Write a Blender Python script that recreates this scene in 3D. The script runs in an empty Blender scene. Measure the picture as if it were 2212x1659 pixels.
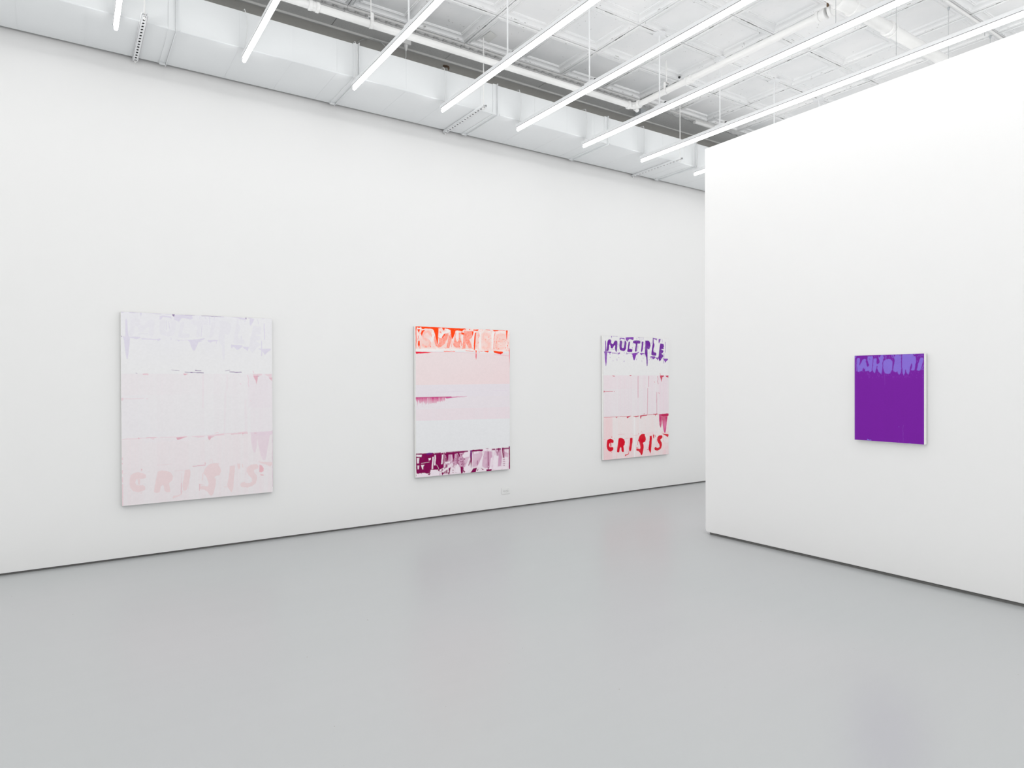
import bpy, math, random
import numpy as np
from mathutils import Vector, Matrix

random.seed(7)
S = bpy.context.scene
COL = S.collection

# ------------------------------------------------------------------ camera, world, exposure
CAM_H = 1.47
YAW, PITCH, ROLL, FPX = math.radians(33.941), math.radians(-0.343), math.radians(-0.207), 1429.8
fwd = Vector((math.sin(YAW) * math.cos(PITCH), math.cos(YAW) * math.cos(PITCH), math.sin(PITCH)))
rgt = Vector((math.cos(YAW), -math.sin(YAW), 0))
upv = rgt.cross(fwd)
r2 = math.cos(ROLL) * rgt + math.sin(ROLL) * upv
u2 = -math.sin(ROLL) * rgt + math.cos(ROLL) * upv
cam = bpy.data.cameras.new('camera')
cam.sensor_width, cam.sensor_fit, cam.lens = 36.0, 'HORIZONTAL', FPX / 2212 * 36
cam.clip_start, cam.clip_end = 0.05, 100
camo = bpy.data.objects.new('camera', cam)
COL.objects.link(camo)
camo.matrix_world = Matrix(((r2.x, u2.x, -fwd.x, 0), (r2.y, u2.y, -fwd.y, 0), (r2.z, u2.z, -fwd.z, CAM_H), (0, 0, 0, 1)))
S.camera = camo
w = bpy.data.worlds.new('world')
S.world = w
w.use_nodes = True
w.node_tree.nodes['Background'].inputs[0].default_value = (0.99, 0.995, 1.0, 1)
w.node_tree.nodes['Background'].inputs[1].default_value = 1.01
S.view_settings.view_transform = 'Standard'
S.view_settings.look = 'None'
S.view_settings.gamma = 1
S.view_settings.use_curve_mapping = False
S.view_settings.exposure = 0.08
TUBE_STRENGTH = 9.8
S.cycles.use_denoising = True
S.cycles.max_bounces = 7
S.cycles.diffuse_bounces = 6
S.cycles.glossy_bounces = 3
S.cycles.caustics_reflective = False
S.cycles.caustics_refractive = False
S.cycles.use_adaptive_sampling = True
S.cycles.adaptive_threshold = 0.025
S.cycles.sample_clamp_indirect = 4
# late diffuse bounces replaced by even ambient, raised above the room's true bounce light
S.cycles.use_fast_gi = True
S.cycles.fast_gi_method = 'REPLACE'
S.cycles.ao_bounces = S.cycles.ao_bounces_render = 2
w.light_settings.ao_factor = 1.0
w.light_settings.distance = 1.1

# ------------------------------------------------------------------ measures of the room (metres)
WALL_Y = 6.319            # face of the long wall
CEIL = 4.80               # rim of the pressed tin tiles
DUCT_F, DUCT_B, DUCT_BOT, DUCT_TOP = 5.632, 6.28, 4.147, 4.443
TILE = 0.5985
X0T, Y1T = 3.29, 5.70     # one tile joint in x, last joint in y


def lin(r, g, b):
    f = lambda c: ((c / 255 + 0.055) / 1.055) ** 2.4 if c / 255 > 0.04045 else c / 255 / 12.92
    return (f(r), f(g), f(b))


# ------------------------------------------------------------------ materials
def new_mat(name):
    m = bpy.data.materials.new(name)
    m.use_nodes = True
    nt = m.node_tree
    return m, nt, nt.nodes['Principled BSDF']


def plain(name, col, rough=0.5, metal=0.0, bump=0.0, scale=60.0, var=0.0, spec=0.5):
    m, nt, b = new_mat(name)
    b.inputs['Base Color'].default_value = (*col, 1)
    b.inputs['Roughness'].default_value = rough
    b.inputs['Metallic'].default_value = metal
    b.inputs['Specular IOR Level'].default_value = spec
    if bump or var:
        g = nt.nodes.new('ShaderNodeNewGeometry')
        n = nt.nodes.new('ShaderNodeTexNoise')
        n.inputs['Scale'].default_value = scale
        n.inputs['Detail'].default_value = 4
        nt.links.new(g.outputs['Position'], n.inputs['Vector'])
        if bump:
            bp = nt.nodes.new('ShaderNodeBump')
            bp.inputs['Strength'].default_value = bump
            bp.inputs['Distance'].default_value = 0.004
            nt.links.new(n.outputs['Fac'], bp.inputs['Height'])
            nt.links.new(bp.outputs['Normal'], b.inputs['Normal'])
        if var:
            mx = nt.nodes.new('ShaderNodeMix')
            mx.data_type = 'RGBA'
            mx.inputs[6].default_value = (*[c * (1 - var) for c in col], 1)
            mx.inputs[7].default_value = (*[min(1, c * (1 + var)) for c in col], 1)
            nt.links.new(n.outputs['Fac'], mx.inputs[0])
            nt.links.new(mx.outputs[2], b.inputs['Base Color'])
    return m


M_WALL = plain('white_wall_paint', (0.875, 0.872, 0.867), 0.65, bump=0.05, scale=180, spec=0.3)
M_METAL = plain('white_enamel', (0.82, 0.83, 0.84), 0.38)
M_DUCT = plain('painted_duct_metal', (0.80, 0.82, 0.828), 0.42, var=0.02, scale=3)
M_PIPE = plain('white_pipe_paint', (0.83, 0.83, 0.82), 0.4, bump=0.1, scale=40)
M_DARK = plain('dark_recess', (0.17, 0.168, 0.163), 0.8, var=0.25, scale=30)
M_BLACK = plain('black_rubber_and_shade', (0.02, 0.022, 0.024), 0.6)
M_GREIGE = plain('greige_plaster', (0.84, 0.825, 0.78), 0.8, bump=0.1, scale=25, var=0.05)
M_LIP = plain('white_trim_paint', (0.80, 0.80, 0.78), 0.6, bump=0.1, scale=40)
M_MOTTLE = plain('hammered_grey_tin', (0.88, 0.885, 0.87), 0.6, bump=0.9, scale=70, var=0.10)
M_ROUGH = plain('flaking_plaster', (0.70, 0.705, 0.70), 0.8, bump=1.0, scale=45, var=0.15)
M_RUST = plain('rusty_edge', (0.16, 0.10, 0.06), 0.8, var=0.5, scale=120)
M_GALV = plain('galvanised_steel', (0.50, 0.53, 0.55), 0.45, var=0.2, scale=60)
M_CANVAS = plain('primed_canvas_edge', (0.84, 0.84, 0.82), 0.7)
M_PLASTIC = plain('white_plastic', (0.86, 0.86, 0.85), 0.35)
M_SLOT = plain('dark_slot', (0.10, 0.10, 0.10), 0.6)
M_CORD = plain('white_cord', (0.74, 0.75, 0.75), 0.5)
M_WIRE = plain('steel_wire', (0.42, 0.43, 0.44), 0.4)


def tile_material():
    m, nt, b = new_mat('white_painted_tin')
    N, L = nt.nodes, nt.links
    g = N.new('ShaderNodeNewGeometry')
    n1 = N.new('ShaderNodeTexNoise')
    n1.inputs['Scale'].default_value, n1.inputs['Detail'].default_value = 2.2, 3
    n2 = N.new('ShaderNodeTexNoise')
    n2.inputs['Scale'].default_value, n2.inputs['Detail'].default_value, n2.inputs['Roughness'].default_value = 24, 6, 0.7
    n3 = N.new('ShaderNodeTexNoise')
    n3.inputs['Scale'].default_value, n3.inputs['Detail'].default_value = 5.5, 2
    for n in (n1, n2, n3):
        L.new(g.outputs['Position'], n.inputs['Vector'])
    r1 = N.new('ShaderNodeValToRGB')
    r1.color_ramp.elements[0].position, r1.color_ramp.elements[1].position = 0.35, 0.65
    r1.color_ramp.elements[0].color = (0.82, 0.83, 0.835, 1)
    r1.color_ramp.elements[1].color = (0.88, 0.88, 0.88, 1)
    L.new(n1.outputs['Fac'], r1.inputs[0])
    # flaked paint: fine specks inside larger worn patches
    mul = N.new('ShaderNodeMath')
    mul.operation = 'MULTIPLY'
    r2 = N.new('ShaderNodeValToRGB')
    r2.color_ramp.elements[0].position, r2.color_ramp.elements[1].position = 0.635, 0.665
    r3 = N.new('ShaderNodeValToRGB')
    r3.color_ramp.elements[0].position, r3.color_ramp.elements[1].position = 0.48, 0.60
    L.new(n2.outputs['Fac'], r2.inputs[0])
    L.new(n3.outputs['Fac'], r3.inputs[0])
    L.new(r2.outputs['Color'], mul.inputs[0])
    L.new(r3.outputs['Color'], mul.inputs[1])
    mx = N.new('ShaderNodeMix')
    mx.data_type = 'RGBA'
    mx.inputs[7].default_value = (0.36, 0.355, 0.345, 1)
    # broken paint along the tile seams and the foot of the moulding
    tc = N.new('ShaderNodeTexCoord')
    sx = N.new('ShaderNodeSeparateXYZ')
    L.new(tc.outputs['Object'], sx.inputs[0])

    def mth(op, a, b=None):
        n = N.new('ShaderNodeMath')
        n.operation = op
        for k, q in enumerate((a, b)):
            if q is None:
                continue
            if isinstance(q, (int, float)):
                n.inputs[k].default_value = q
            else:
                L.new(q, n.inputs[k])
        return n.outputs[0]
    d = mth('SUBTRACT', TILE / 2, mth('MAXIMUM', mth('ABSOLUTE', sx.outputs[0]), mth('ABSOLUTE', sx.outputs[1])))
    near = mth('MAXIMUM', mth('LESS_THAN', mth('ADD', d, mth('MULTIPLY', n2.outputs['Fac'], 0.010)), 0.0095), mth('MULTIPLY', mth('COMPARE', mth('ADD', d, mth('MULTIPLY', n2.outputs['Fac'], 0.008)), 0.0435), mth('GREATER_THAN', n2.outputs['Fac'], 0.56)))
    near.node.inputs[1].links[0].from_node.inputs[0].links[0].from_node.inputs[2].default_value = 0.0014
    n4 = N.new('ShaderNodeTexNoise')
    n4.inputs['Scale'].default_value, n4.inputs['Detail'].default_value = 9, 5
    L.new(g.outputs['Position'], n4.inputs['Vector'])
    crack = mth('MULTIPLY', near, mth('GREATER_THAN', n4.outputs['Fac'], 0.555))
    fl = mth('MAXIMUM', mul.outputs[0], mth('MULTIPLY', crack, 0.85))
    L.new(fl, mx.inputs[0])
    L.new(r1.outputs['Color'], mx.inputs[6])
    L.new(mx.outputs[2], b.inputs['Base Color'])
    b.inputs['Roughness'].default_value = 0.42
    bp = N.new('ShaderNodeBump')
    bp.inputs['Strength'].default_value, bp.inputs['Distance'].default_value = 0.35, 0.004
    L.new(n2.outputs['Fac'], bp.inputs['Height'])
    L.new(bp.outputs['Normal'], b.inputs['Normal'])
    return m


def floor_material():
    m, nt, b = new_mat('grey_floor_paint')
    N, L = nt.nodes, nt.links
    g = N.new('ShaderNodeNewGeometry')
    mp = N.new('ShaderNodeMapping')                     # long grain along the boards
    mp.inputs['Scale'].default_value = (0.3, 7, 1)
    L.new(g.outputs['Position'], mp.inputs['Vector'])
    gr = N.new('ShaderNodeTexNoise')
    gr.inputs['Scale'].default_value, gr.inputs['Detail'].default_value = 1.6, 2
    L.new(mp.outputs[0], gr.inputs['Vector'])
    big = N.new('ShaderNodeTexNoise')
    big.inputs['Scale'].default_value, big.inputs['Detail'].default_value = 0.35, 2
    L.new(g.outputs['Position'], big.inputs['Vector'])
    r = N.new('ShaderNodeValToRGB')
    r.color_ramp.elements[0].position, r.color_ramp.elements[1].position = 0.3, 0.7
    r.color_ramp.elements[0].color = (*FLOOR_A, 1)
    r.color_ramp.elements[1].color = (*FLOOR_B, 1)
    L.new(big.outputs['Fac'], r.inputs[0])
    rg = N.new('ShaderNodeMapRange')
    rg.inputs['To Min'].default_value, rg.inputs['To Max'].default_value = 0.985, 1.012
    L.new(gr.outputs['Fac'], rg.inputs['Value'])
    mu = N.new('ShaderNodeMix')
    mu.data_type, mu.blend_type = 'RGBA', 'MULTIPLY'
    mu.inputs[0].default_value = 1
    L.new(r.outputs['Color'], mu.inputs[6])
    L.new(rg.outputs['Result'], mu.inputs[7])
    # sparse specks and scuffs
    sp = N.new('ShaderNodeTexNoise')
    sp.inputs['Scale'].default_value, sp.inputs['Detail'].default_value = 26, 2
    L.new(g.outputs['Position'], sp.inputs['Vector'])
    rs = N.new('ShaderNodeValToRGB')
    rs.color_ramp.elements[0].position, rs.color_ramp.elements[1].position = 0.775, 0.79
    L.new(sp.outputs['Fac'], rs.inputs[0])
    mx = N.new('ShaderNodeMix')
    mx.data_type = 'RGBA'
    mx.inputs[7].default_value = (0.30, 0.29, 0.27, 1)
    L.new(rs.outputs['Color'], mx.inputs[0])
    L.new(mu.outputs[2], mx.inputs[6])
    L.new(mx.outputs[2], b.inputs['Base Color'])
    b.inputs['Specular IOR Level'].default_value = 0.95
    b.inputs['Roughness'].default_value = 0.28
    return m


FLOOR_A, FLOOR_B = (0.437, 0.461, 0.465), (0.475, 0.476, 0.487)
M_TILE = tile_material()
M_FLOOR = floor_material()
M_TUBE, nt, b = new_mat('lit_fluorescent_tube')
b.inputs['Base Color'].default_value = (0.9, 0.9, 0.9, 1)
b.inputs['Emission Color'].default_value = (1.0, 0.995, 0.985, 1)
b.inputs['Emission Strength'].default_value = TUBE_STRENGTH


def art_material(name, rough):
    m, nt, b = new_mat(name)
    a = nt.nodes.new('ShaderNodeAttribute')
    a.attribute_name = 'paint'
    nt.links.new(a.outputs['Color'], b.inputs['Base Color'])
    b.inputs['Roughness'].default_value = rough
    b.inputs['Specular IOR Level'].default_value = 0.12
    return m


M_ART = art_material('painted_canvas', 0.6)
M_ART_GLOSS = art_material('painted_canvas_satin', 0.5)


# ------------------------------------------------------------------ geometry helpers
class MB:
    """collects simple solids and links them as one mesh object"""

    def __init__(self):
        self.v, self.f = [], []

    def add(self, vs, fs):
        o = len(self.v)
        self.v += [tuple(p) for p in vs]
        self.f += [tuple(i + o for i in q) for q in fs]
        return self

    def box(self, a, b):
        (x0, y0, z0), (x1, y1, z1) = a, b
        return self.add([(x0, y0, z0), (x1, y0, z0), (x1, y1, z0), (x0, y1, z0), (x0, y0, z1), (x1, y0, z1), (x1, y1, z1), (x0, y1, z1)],
                        [(0, 3, 2, 1), (4, 5, 6, 7), (0, 1, 5, 4), (1, 2, 6, 5), (2, 3, 7, 6), (3, 0, 4, 7)])

    def prism(self, prof, vec):
        """closed planar profile (3-D points) swept along vec"""
        n = len(prof)
        p2 = [tuple(Vector(p) + Vector(vec)) for p in prof]
        fs = [tuple(range(n))[::-1], tuple(range(n, 2 * n))]
        fs += [(i, (i + 1) % n, n + (i + 1) % n, n + i) for i in range(n)]
        return self.add(list(prof) + p2, fs)

    def tube(self, pts, r, n=10, caps=True):
        pts = [Vector(p) for p in pts]
        rs = r if isinstance(r, (list, tuple)) else [r] * len(pts)
        t0 = (pts[1] - pts[0]).normalized()
        a = Vector((0, 0, 1)) if abs(t0.z) < 0.9 else Vector((1, 0, 0))
        nrm = t0.cross(a).normalized()
        vs = []
        for i, p in enumerate(pts):
            t = (pts[min(i + 1, len(pts) - 1)] - pts[max(i - 1, 0)]).normalized()
            nrm = (nrm - t * nrm.dot(t)).normalized()
            bn = t.cross(nrm)
            for k in range(n):
                an = 2 * math.pi * k / n
                vs.append(p + rs[i] * (math.cos(an) * nrm + math.sin(an) * bn))
        fs = []
        for i in range(len(pts) - 1):
            for k in range(n):
                fs.append((i * n + k, i * n + (k + 1) % n, (i + 1) * n + (k + 1) % n, (i + 1) * n + k))
        if caps:
            fs.append(tuple(range(n))[::-1])
            fs.append(tuple(range((len(pts) - 1) * n, len(pts) * n)))
        return self.add(vs, fs)

    def dome(self, c, rx, ry, rz, n=8, rings=3):
        """downward half ellipsoid"""
        vs, fs = [], []
        for j in range(rings):
            el = math.pi / 2 * j / rings
            for k in range(n):
                an = 2 * math.pi * k / n
                vs.append((c[0] + rx * math.cos(el) * math.cos(an), c[1] + ry * math.cos(el) * math.sin(an), c[2] - rz * math.sin(el)))
        vs.append((c[0], c[1], c[2] - rz))
        for j in range(rings - 1):
            for k in range(n):
                fs.append((j * n + k, (j + 1) * n + k, (j + 1) * n + (k + 1) % n, j * n + (k + 1) % n))
        for k in range(n):
            fs.append(((rings - 1) * n + k, rings * n, (rings - 1) * n + (k + 1) % n))
        return self.add(vs, fs)

    def build(self, name, mat, parent=None, smooth=False, bevel=0.0, link=True):
        me = bpy.data.meshes.new(name)
        me.from_pydata(self.v, [], self.f)
        me.materials.append(mat)
        me.update()
        if smooth:
            me.polygons.foreach_set('use_smooth', [True] * len(me.polygons))
            me.set_sharp_from_angle(angle=math.radians(40))
        o = bpy.data.objects.new(name, me)
        if link:
            COL.objects.link(o)
        if parent:
            o.parent = parent
        if bevel:
            bv = o.modifiers.new('bevel', 'BEVEL')
            bv.width, bv.segments, bv.limit_method = bevel, 2, 'ANGLE'
        return o


def thing(name, label, cat, loc=(0, 0, 0), rz=0.0, group=None):
    o = bpy.data.objects.new(name, None)
    o.empty_display_size = 0.1
    COL.objects.link(o)
    o.location = loc
    o.rotation_euler = (0, 0, rz)
    o['label'], o['category'] = label, cat
    if group:
        o['group'] = group
    return o


def tag(o, label, cat, group=None):
    o['label'], o['category'] = label, cat
    if group:
        o['group'] = group
    return o


def struct(o, label=None, cat=None):
    o['kind'] = 'structure'
    if label:
        o['label'] = label
    if cat:
        o['category'] = cat
    return o


def dup(root, loc, label):
    r = root.copy()
    COL.objects.link(r)
    r.location = loc
    r['label'] = label
    for ch in list(root.children):
        c = ch.copy()
        COL.objects.link(c)
        c.parent = r
        for g in list(ch.children):
            d = g.copy()
            COL.objects.link(d)
            d.parent = c
    return r


# ------------------------------------------------------------------ the room
XA, XB, YA = -6.5, 11.5, -7.5
struct(MB().box((XA, YA, -0.12), (XB, WALL_Y + 0.2, 0)).build('floor', M_FLOOR),
       'grey painted floor with a soft sheen', 'floor')
struct(MB().box((XA, WALL_Y, 0.017), (XB, WALL_Y + 0.2, CEIL + 0.1)).build('wall_left', M_WALL),
       'long white gallery wall carrying three paintings', 'wall')
struct(MB().box((XA, WALL_Y + 0.012, 0), (XB, WALL_Y + 0.15, 0.017)).build('baseboard_left', M_DARK),
       'thin dark shadow gap under the long white wall', 'baseboard')  # solid strip, its dark colour stands in for shade in the gap
struct(MB().box((XA, YA - 0.15, 0), (XB, YA, CEIL + 0.1)).build('wall_back', M_WALL), 'white wall behind the viewer', 'wall')
struct(MB().box((XA - 0.15, YA, 0), (XA, WALL_Y, CEIL + 0.1)).build('wall_near', M_WALL), 'white end wall outside the view', 'wall')
struct(MB().box((XB, YA, 0), (XB + 0.15, WALL_Y, CEIL + 0.1)).build('wall_far', M_WALL), 'white end wall hidden behind the partition', 'wall')

# free-standing partition: its face runs from PF (far, by the passage) to PN (towards the viewer)
PF, PN = Vector((5.037, 4.195, 0)), Vector((5.083, 1.686, 0))
pdir = (PN - PF).normalized()
pnor = Vector((-pdir.y, pdir.x, 0))            # away from the viewer's side (+x)
if pnor.x < 0:
    pnor = -pnor
PLEN = 5.6


def pp(s, z, d=0.0):
    q = PF + pdir * s + pnor * d
    return (q.x, q.y, z)


ptop = lambda s: 3.655 + (3.689 - 3.655) * s / 2.51
prof = [pp(0.022, 0.022), pp(0.007, 0.03), pp(0, 0.05), pp(0, ptop(0)), pp(PLEN, ptop(PLEN)), pp(PLEN, 0.022)]
struct(MB().prism(prof, pnor * 0.22).build('wall_right', M_WALL, bevel=0.004),
       'white free-standing partition wall with a small purple painting', 'wall')
struct(MB().prism([pp(0.04, 0), pp(0.04, 0.022), pp(PLEN, 0.022), pp(PLEN, 0)], pnor * 0.18)
       .build('baseboard_right', M_DARK), 'thin dark shadow gap under the partition', 'baseboard').location = pnor * 0.014  # dark colour again stands in for the gap's shade

# ------------------------------------------------------------------ ceiling: slab with pressed tin tiles, cornice, filler strip, soffit
ceil = struct(MB().box((XA, YA, CEIL + 0.055), (XB, WALL_Y + 0.2, CEIL + 0.2)).build('ceiling', M_LIP),
              'white painted pressed tin ceiling with coffered tiles', 'ceiling')


def tile_mesh():
    h = TILE / 2
    prof = [(0.0015, 0.02), (0.0015, 0.0), (0.013, 0.0), (0.016, -0.005), (0.022, -0.005), (0.026, 0.001), (0.031, -0.003), (0.036, -0.003), (0.040, 0.005),
            (0.050, 0.014), (0.072, 0.023), (0.078, 0.017), (0.086, 0.017), (0.090, 0.024), (0.096, 0.022), (0.101, 0.030)]
    vs, fs = [], []
    for o, z in prof:
        a = h - o
        vs += [(-a, -a, z), (a, -a, z), (a, a, z), (-a, a, z)]
    for i in range(len(prof) - 1):
        for k in range(4):
            fs.append((i * 4 + k, (i + 1) * 4 + k, (i + 1) * 4 + (k + 1) % 4, i * 4 + (k + 1) % 4))
    e = (len(prof) - 1) * 4
    fs.append((e + 3, e + 2, e + 1, e))
    return MB().add(vs, fs)


MB().box((X0T - 6 * TILE, Y1T - 9 * TILE, CEIL + 0.047), (X0T + 10 * TILE, Y1T, CEIL + 0.053)).build('seam_backing', M_DARK, ceil)  # dark sheet added above the tiles so their seams read dark
t0 = tile_mesh().build('ceiling_tile', M_TILE, ceil, link=False)
first = True
for i in range(-6, 10):
    for j in range(0, 9):
        o = t0 if first else t0.copy()
        first = False
        COL.objects.link(o)
        o.parent = ceil
        o.location = (X0T + (i + 0.5) * TILE + random.uniform(-1, 1) * 0.0006, Y1T - (j + 0.5) * TILE + random.uniform(-1, 1) * 0.0006,
                      CEIL + random.uniform(-1, 1) * 0.0018)
        k = random.uniform(0.9925, 0.9985)
        o.scale = (k, random.uniform(0.9925, 0.9985), 1)
        o.rotation_euler = (random.uniform(-1, 1) * 0.0030, random.uniform(-1, 1) * 0.0022, random.uniform(-1, 1) * 0.0014)

# egg-and-dart cornice along the last tile joint, up to the pipe bend
PITCH_EGG = TILE / 6
for i in range(-3, 2):
    xa = X0T + i * 2 * TILE
    mb = MB()
    L_ = 2 * TILE - 0.003 if i < 1 else 2 * TILE + 0.9
    mb.prism([(xa, 5.703, CEIL + 0.03), (xa, 5.703, CEIL - 0.012), (xa, 5.715, CEIL - 0.016), (xa, 5.722, CEIL - 0.006), (xa, 5.782, CEIL + 0.004),
              (xa, 5.788, CEIL - 0.010), (xa, 5.800, CEIL - 0.010), (xa, 5.802, CEIL + 0.03)], (L_, 0, 0))
    k = 0
    while (k + 0.5) * PITCH_EGG < L_ - 0.03:
        mb.dome((xa + (k + 0.5) * PITCH_EGG, 5.752, CEIL + 0.002), 0.034, 0.024, 0.015)
        mb.box((xa + (k + 1) * PITCH_EGG - 0.005, 5.728, CEIL - 0.008), (xa + (k + 1) * PITCH_EGG + 0.005, 5.778, CEIL + 0.01))
        k += 1
    mb.build('cornice', M_PIPE, ceil, smooth=True)
# beyond the bend the moulding is gone: rough flaking plaster instead
rng = np.random.RandomState(3)
nx_, ny_ = 150, 14
vs, fs = [], []
for a in range(nx_ + 1):
    for c in range(ny_ + 1):
        edge = math.sin(math.pi * c / ny_)
        vs.append((5.65 + a * (9.2 - 5.65) / nx_, 5.69 + 0.13 * c / ny_ + 0.012 * rng.rand() * (c == ny_) + 0.02 * (c == ny_) * math.sin(a * 0.7),
                   CEIL + 0.012 - edge * (0.022 + 0.016 * rng.rand())))
for a in range(nx_):
    for c in range(ny_):
        q = a * (ny_ + 1) + c
        fs.append((q, q + 1, q + ny_ + 2, q + ny_ + 1))
MB().add(vs, fs).build('rough_plaster_edge', M_ROUGH, ceil, smooth=True)
MB().tube([(6.70, 5.745, 4.775), (7.06, 5.745, 4.775)], 0.028, 12).build('moulding_stub', M_PIPE, ceil, smooth=True)
# grey hammered filler strip in lengths of two tiles
for i in range(-3, 5):
    xa = X0T + i * 2 * TILE - 0.01
    MB().box((xa + 0.002, 5.80, CEIL), (xa + 2 * TILE - 0.002, 6.105, CEIL + 0.02)).build(
        'filler_panel', M_MOTTLE, ceil).rotation_euler = (0, random.uniform(-1, 1) * 0.0006, 0)
# soffit over the duct with a rounded white lip
MB().box((XA, 6.125, CEIL - 0.012), (XB, WALL_Y, CEIL + 0.055)).build('soffit', M_GREIGE, ceil)
MB().box((XA, 6.100, CEIL - 0.018), (XB, 6.126, CEIL + 0.02)).build('soffit_lip', M_LIP, ceil, bevel=0.006)
# rusted hole in the soffit with a bolt end
hx, hy = 3.345, 6.20
pts = []
for k in range(12):
    an = 2 * math.pi * k / 12
    rr = 0.021 * (0.75 + 0.5 * random.random())
    pts.append((hx + rr * 1.5 * math.cos(an), hy + rr * math.sin(an), CEIL - 0.0175))
MB().prism(pts, (0, 0, 0.006)).build('rusted_hole', M_RUST, ceil)['label'] = 'ragged brown rusted hole in the greige soffit'
MB().tube([(hx + 0.03, hy - 0.005, CEIL - 0.015), (hx + 0.03, hy - 0.005, CEIL - 0.05)], 0.005, 8).tube(
    [(hx + 0.03, hy - 0.005, CEIL - 0.022), (hx + 0.03, hy - 0.005, CEIL - 0.032)], 0.010, 6).build('rusty_bolt', M_RUST, ceil)
# flat patch plate where a hanger rod passes the tiles
MB().prism([(3.386, 5.56, CEIL + 0.024), (3.405, 5.403, CEIL + 0.024), (3.506, 5.446, CEIL + 0.024), (3.506, 5.600, CEIL + 0.024)], (0, 0, 0.002)).build(
    'patch_plate', M_LIP, ceil)

# ------------------------------------------------------------------ air duct under the soffit
SEAMS = [-2.23, -0.77, 0.69, 2.145, 3.60, 5.09, 6.555, 8.02, 9.48]
duct = thing('air_duct', 'white painted rectangular air duct running along the top of the long wall', 'duct', (0, DUCT_F, DUCT_BOT))
for a, c in zip(SEAMS[:-1], SEAMS[1:]):
    mb = MB()
    D_, H_ = DUCT_B - DUCT_F, DUCT_TOP - DUCT_BOT
    mb.prism([(a, 0.004, 0), (a, 0, 0.005), (a, 0, H_ - 0.004), (a, 0.004, H_), (a, D_, H_), (a, D_, 0)], (c - a, 0, 0))
    mb.prism([(a + 0.05, -0.004, 0.002), (a + 0.05, -0.004, 0.014), (a + 0.05, 0.0, 0.016), (a + 0.05, 0.006, -0.003), (a + 0.05, 0.001, -0.003)], (c - a - 0.06, 0, 0))
    for k in (0.33, 0.62, 0.88):                               # shallow stiffening beads
        x = a + (c - a) * k
        mb.box((x - 0.0025, 0.004, -0.0012), (x + 0.0025, D_ - 0.01, 0))
        mb.box((x - 0.0025, -0.0012, 0.016), (x + 0.0025, 0, H_ - 0.01))
    mb.build('duct_section', M_DUCT, duct)
for x in SEAMS[1:-1]:
    mb = MB()
    mb.box((x + 0.018, -0.020, -0.020), (x + 0.022, DUCT_B - DUCT_F + 0.004, DUCT_TOP - DUCT_BOT + 0.012))
    mb.box((x - 0.030, -0.005, -0.005), (x + 0.0175, DUCT_B - DUCT_F + 0.002, DUCT_TOP - DUCT_BOT + 0.004))
    mb.build('joint_flange', M_DUCT, duct, bevel=0.001)
    MB().box((x - 0.028, DUCT_B - DUCT_F - 0.045, -0.016), (x + 0.016, DUCT_B - DUCT_F - 0.012, -0.004)).build('corner_clip', M_DUCT, duct)


# ------------------------------------------------------------------ slotted strut channels that carry the duct
def strut_channel(x, label):
    t = thing('strut_channel', label, 'channel', (x, DUCT_F - 0.155, DUCT_BOT - 0.023), group='strut channels under the duct')
    ln, w_, h_ = WALL_Y - 0.006 - (DUCT_F - 0.155), 0.041, 0.0215
    mb = MB()
    n = int(ln / 0.0508)
    cell = ln / n
    for k in range(n):                                             # bottom web with a round slot in every cell
        y0 = k * cell
        yc = y0 + cell / 2
        out = [(-w_ / 2, y0), (0, y0), (w_ / 2, y0), (w_ / 2, yc), (w_ / 2, y0 + cell), (0, y0 + cell), (-w_ / 2, y0 + cell), (-w_ / 2, yc)]
        inn = []
        for px, py in out:
            an = math.atan2((py - yc) / cell, px / w_)
            inn.append((0.0092 * math.cos(an), yc + 0.0142 * math.sin(an)))
        fs = [(i, (i + 1) % 8, 8 + (i + 1) % 8, 8 + i) for i in range(8)]
        mb.add([(*p, 0) for p in out] + [(*p, 0) for p in inn] + [(*p, 0.003) for p in inn],
               [q[::-1] for q in fs] + [(8 + (i + 1) % 8, 8 + i, 16 + i, 16 + (i + 1) % 8) for i in range(8)])
    for s in (-1, 1):
        mb.box((s * w_ / 2 - 0.0015, 0, 0), (s * w_ / 2 + 0.0015, ln, h_))
        mb.box((s * (w_ / 2 - 0.009) - 0.0015, 0, h_ - 0.006), (s * (w_ / 2 - 0.009) + 0.0015, ln, h_))
    mb.build('channel', M_METAL, t)
    MB().box((-w_ / 2, 0.02, 0.0085), (w_ / 2, ln, 0.0095)).build('channel_shade', M_BLACK, t)  # black sheet painting the shade seen through the slots
    MB().tube([(0, 0.03, -0.02), (0, 0.03, CEIL - DUCT_BOT + 0.023)], 0.0055, 8).build('threaded_rod', M_PIPE, t)
    MB().tube([(0, 0.03, -0.014), (0, 0.03, -0.003)], 0.011, 6).build('nut', M_PIPE, t)
    MB().tube([(0, ln - 0.02, -0.02), (0, ln - 0.02, 0.01)], 0.0055, 8).tube([(0, ln - 0.02, -0.012), (0, ln - 0.02, -0.002)], 0.011, 6).build(
        'rear_rod_end', M_PIPE, t)
    return t


strut_channel(0.489, 'slotted white strut channel under the duct beside the leftmost light')
strut_channel(3.385, 'slotted white strut channel under the duct near the middle of the wall')
strut_channel(6.165, 'slotted white strut channel under the duct close to the partition')

# ------------------------------------------------------------------ suspended linear fluorescent lights
LY, LZ, SEC, NSEC = 5.645, 4.050, 1.152, 9  # unseen sections behind the camera are added to even the light
LIGHT_X = [0.316, 1.204, 2.125, 3.005, 3.880, 4.765, 5.655, 6.582, 7.46]


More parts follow.
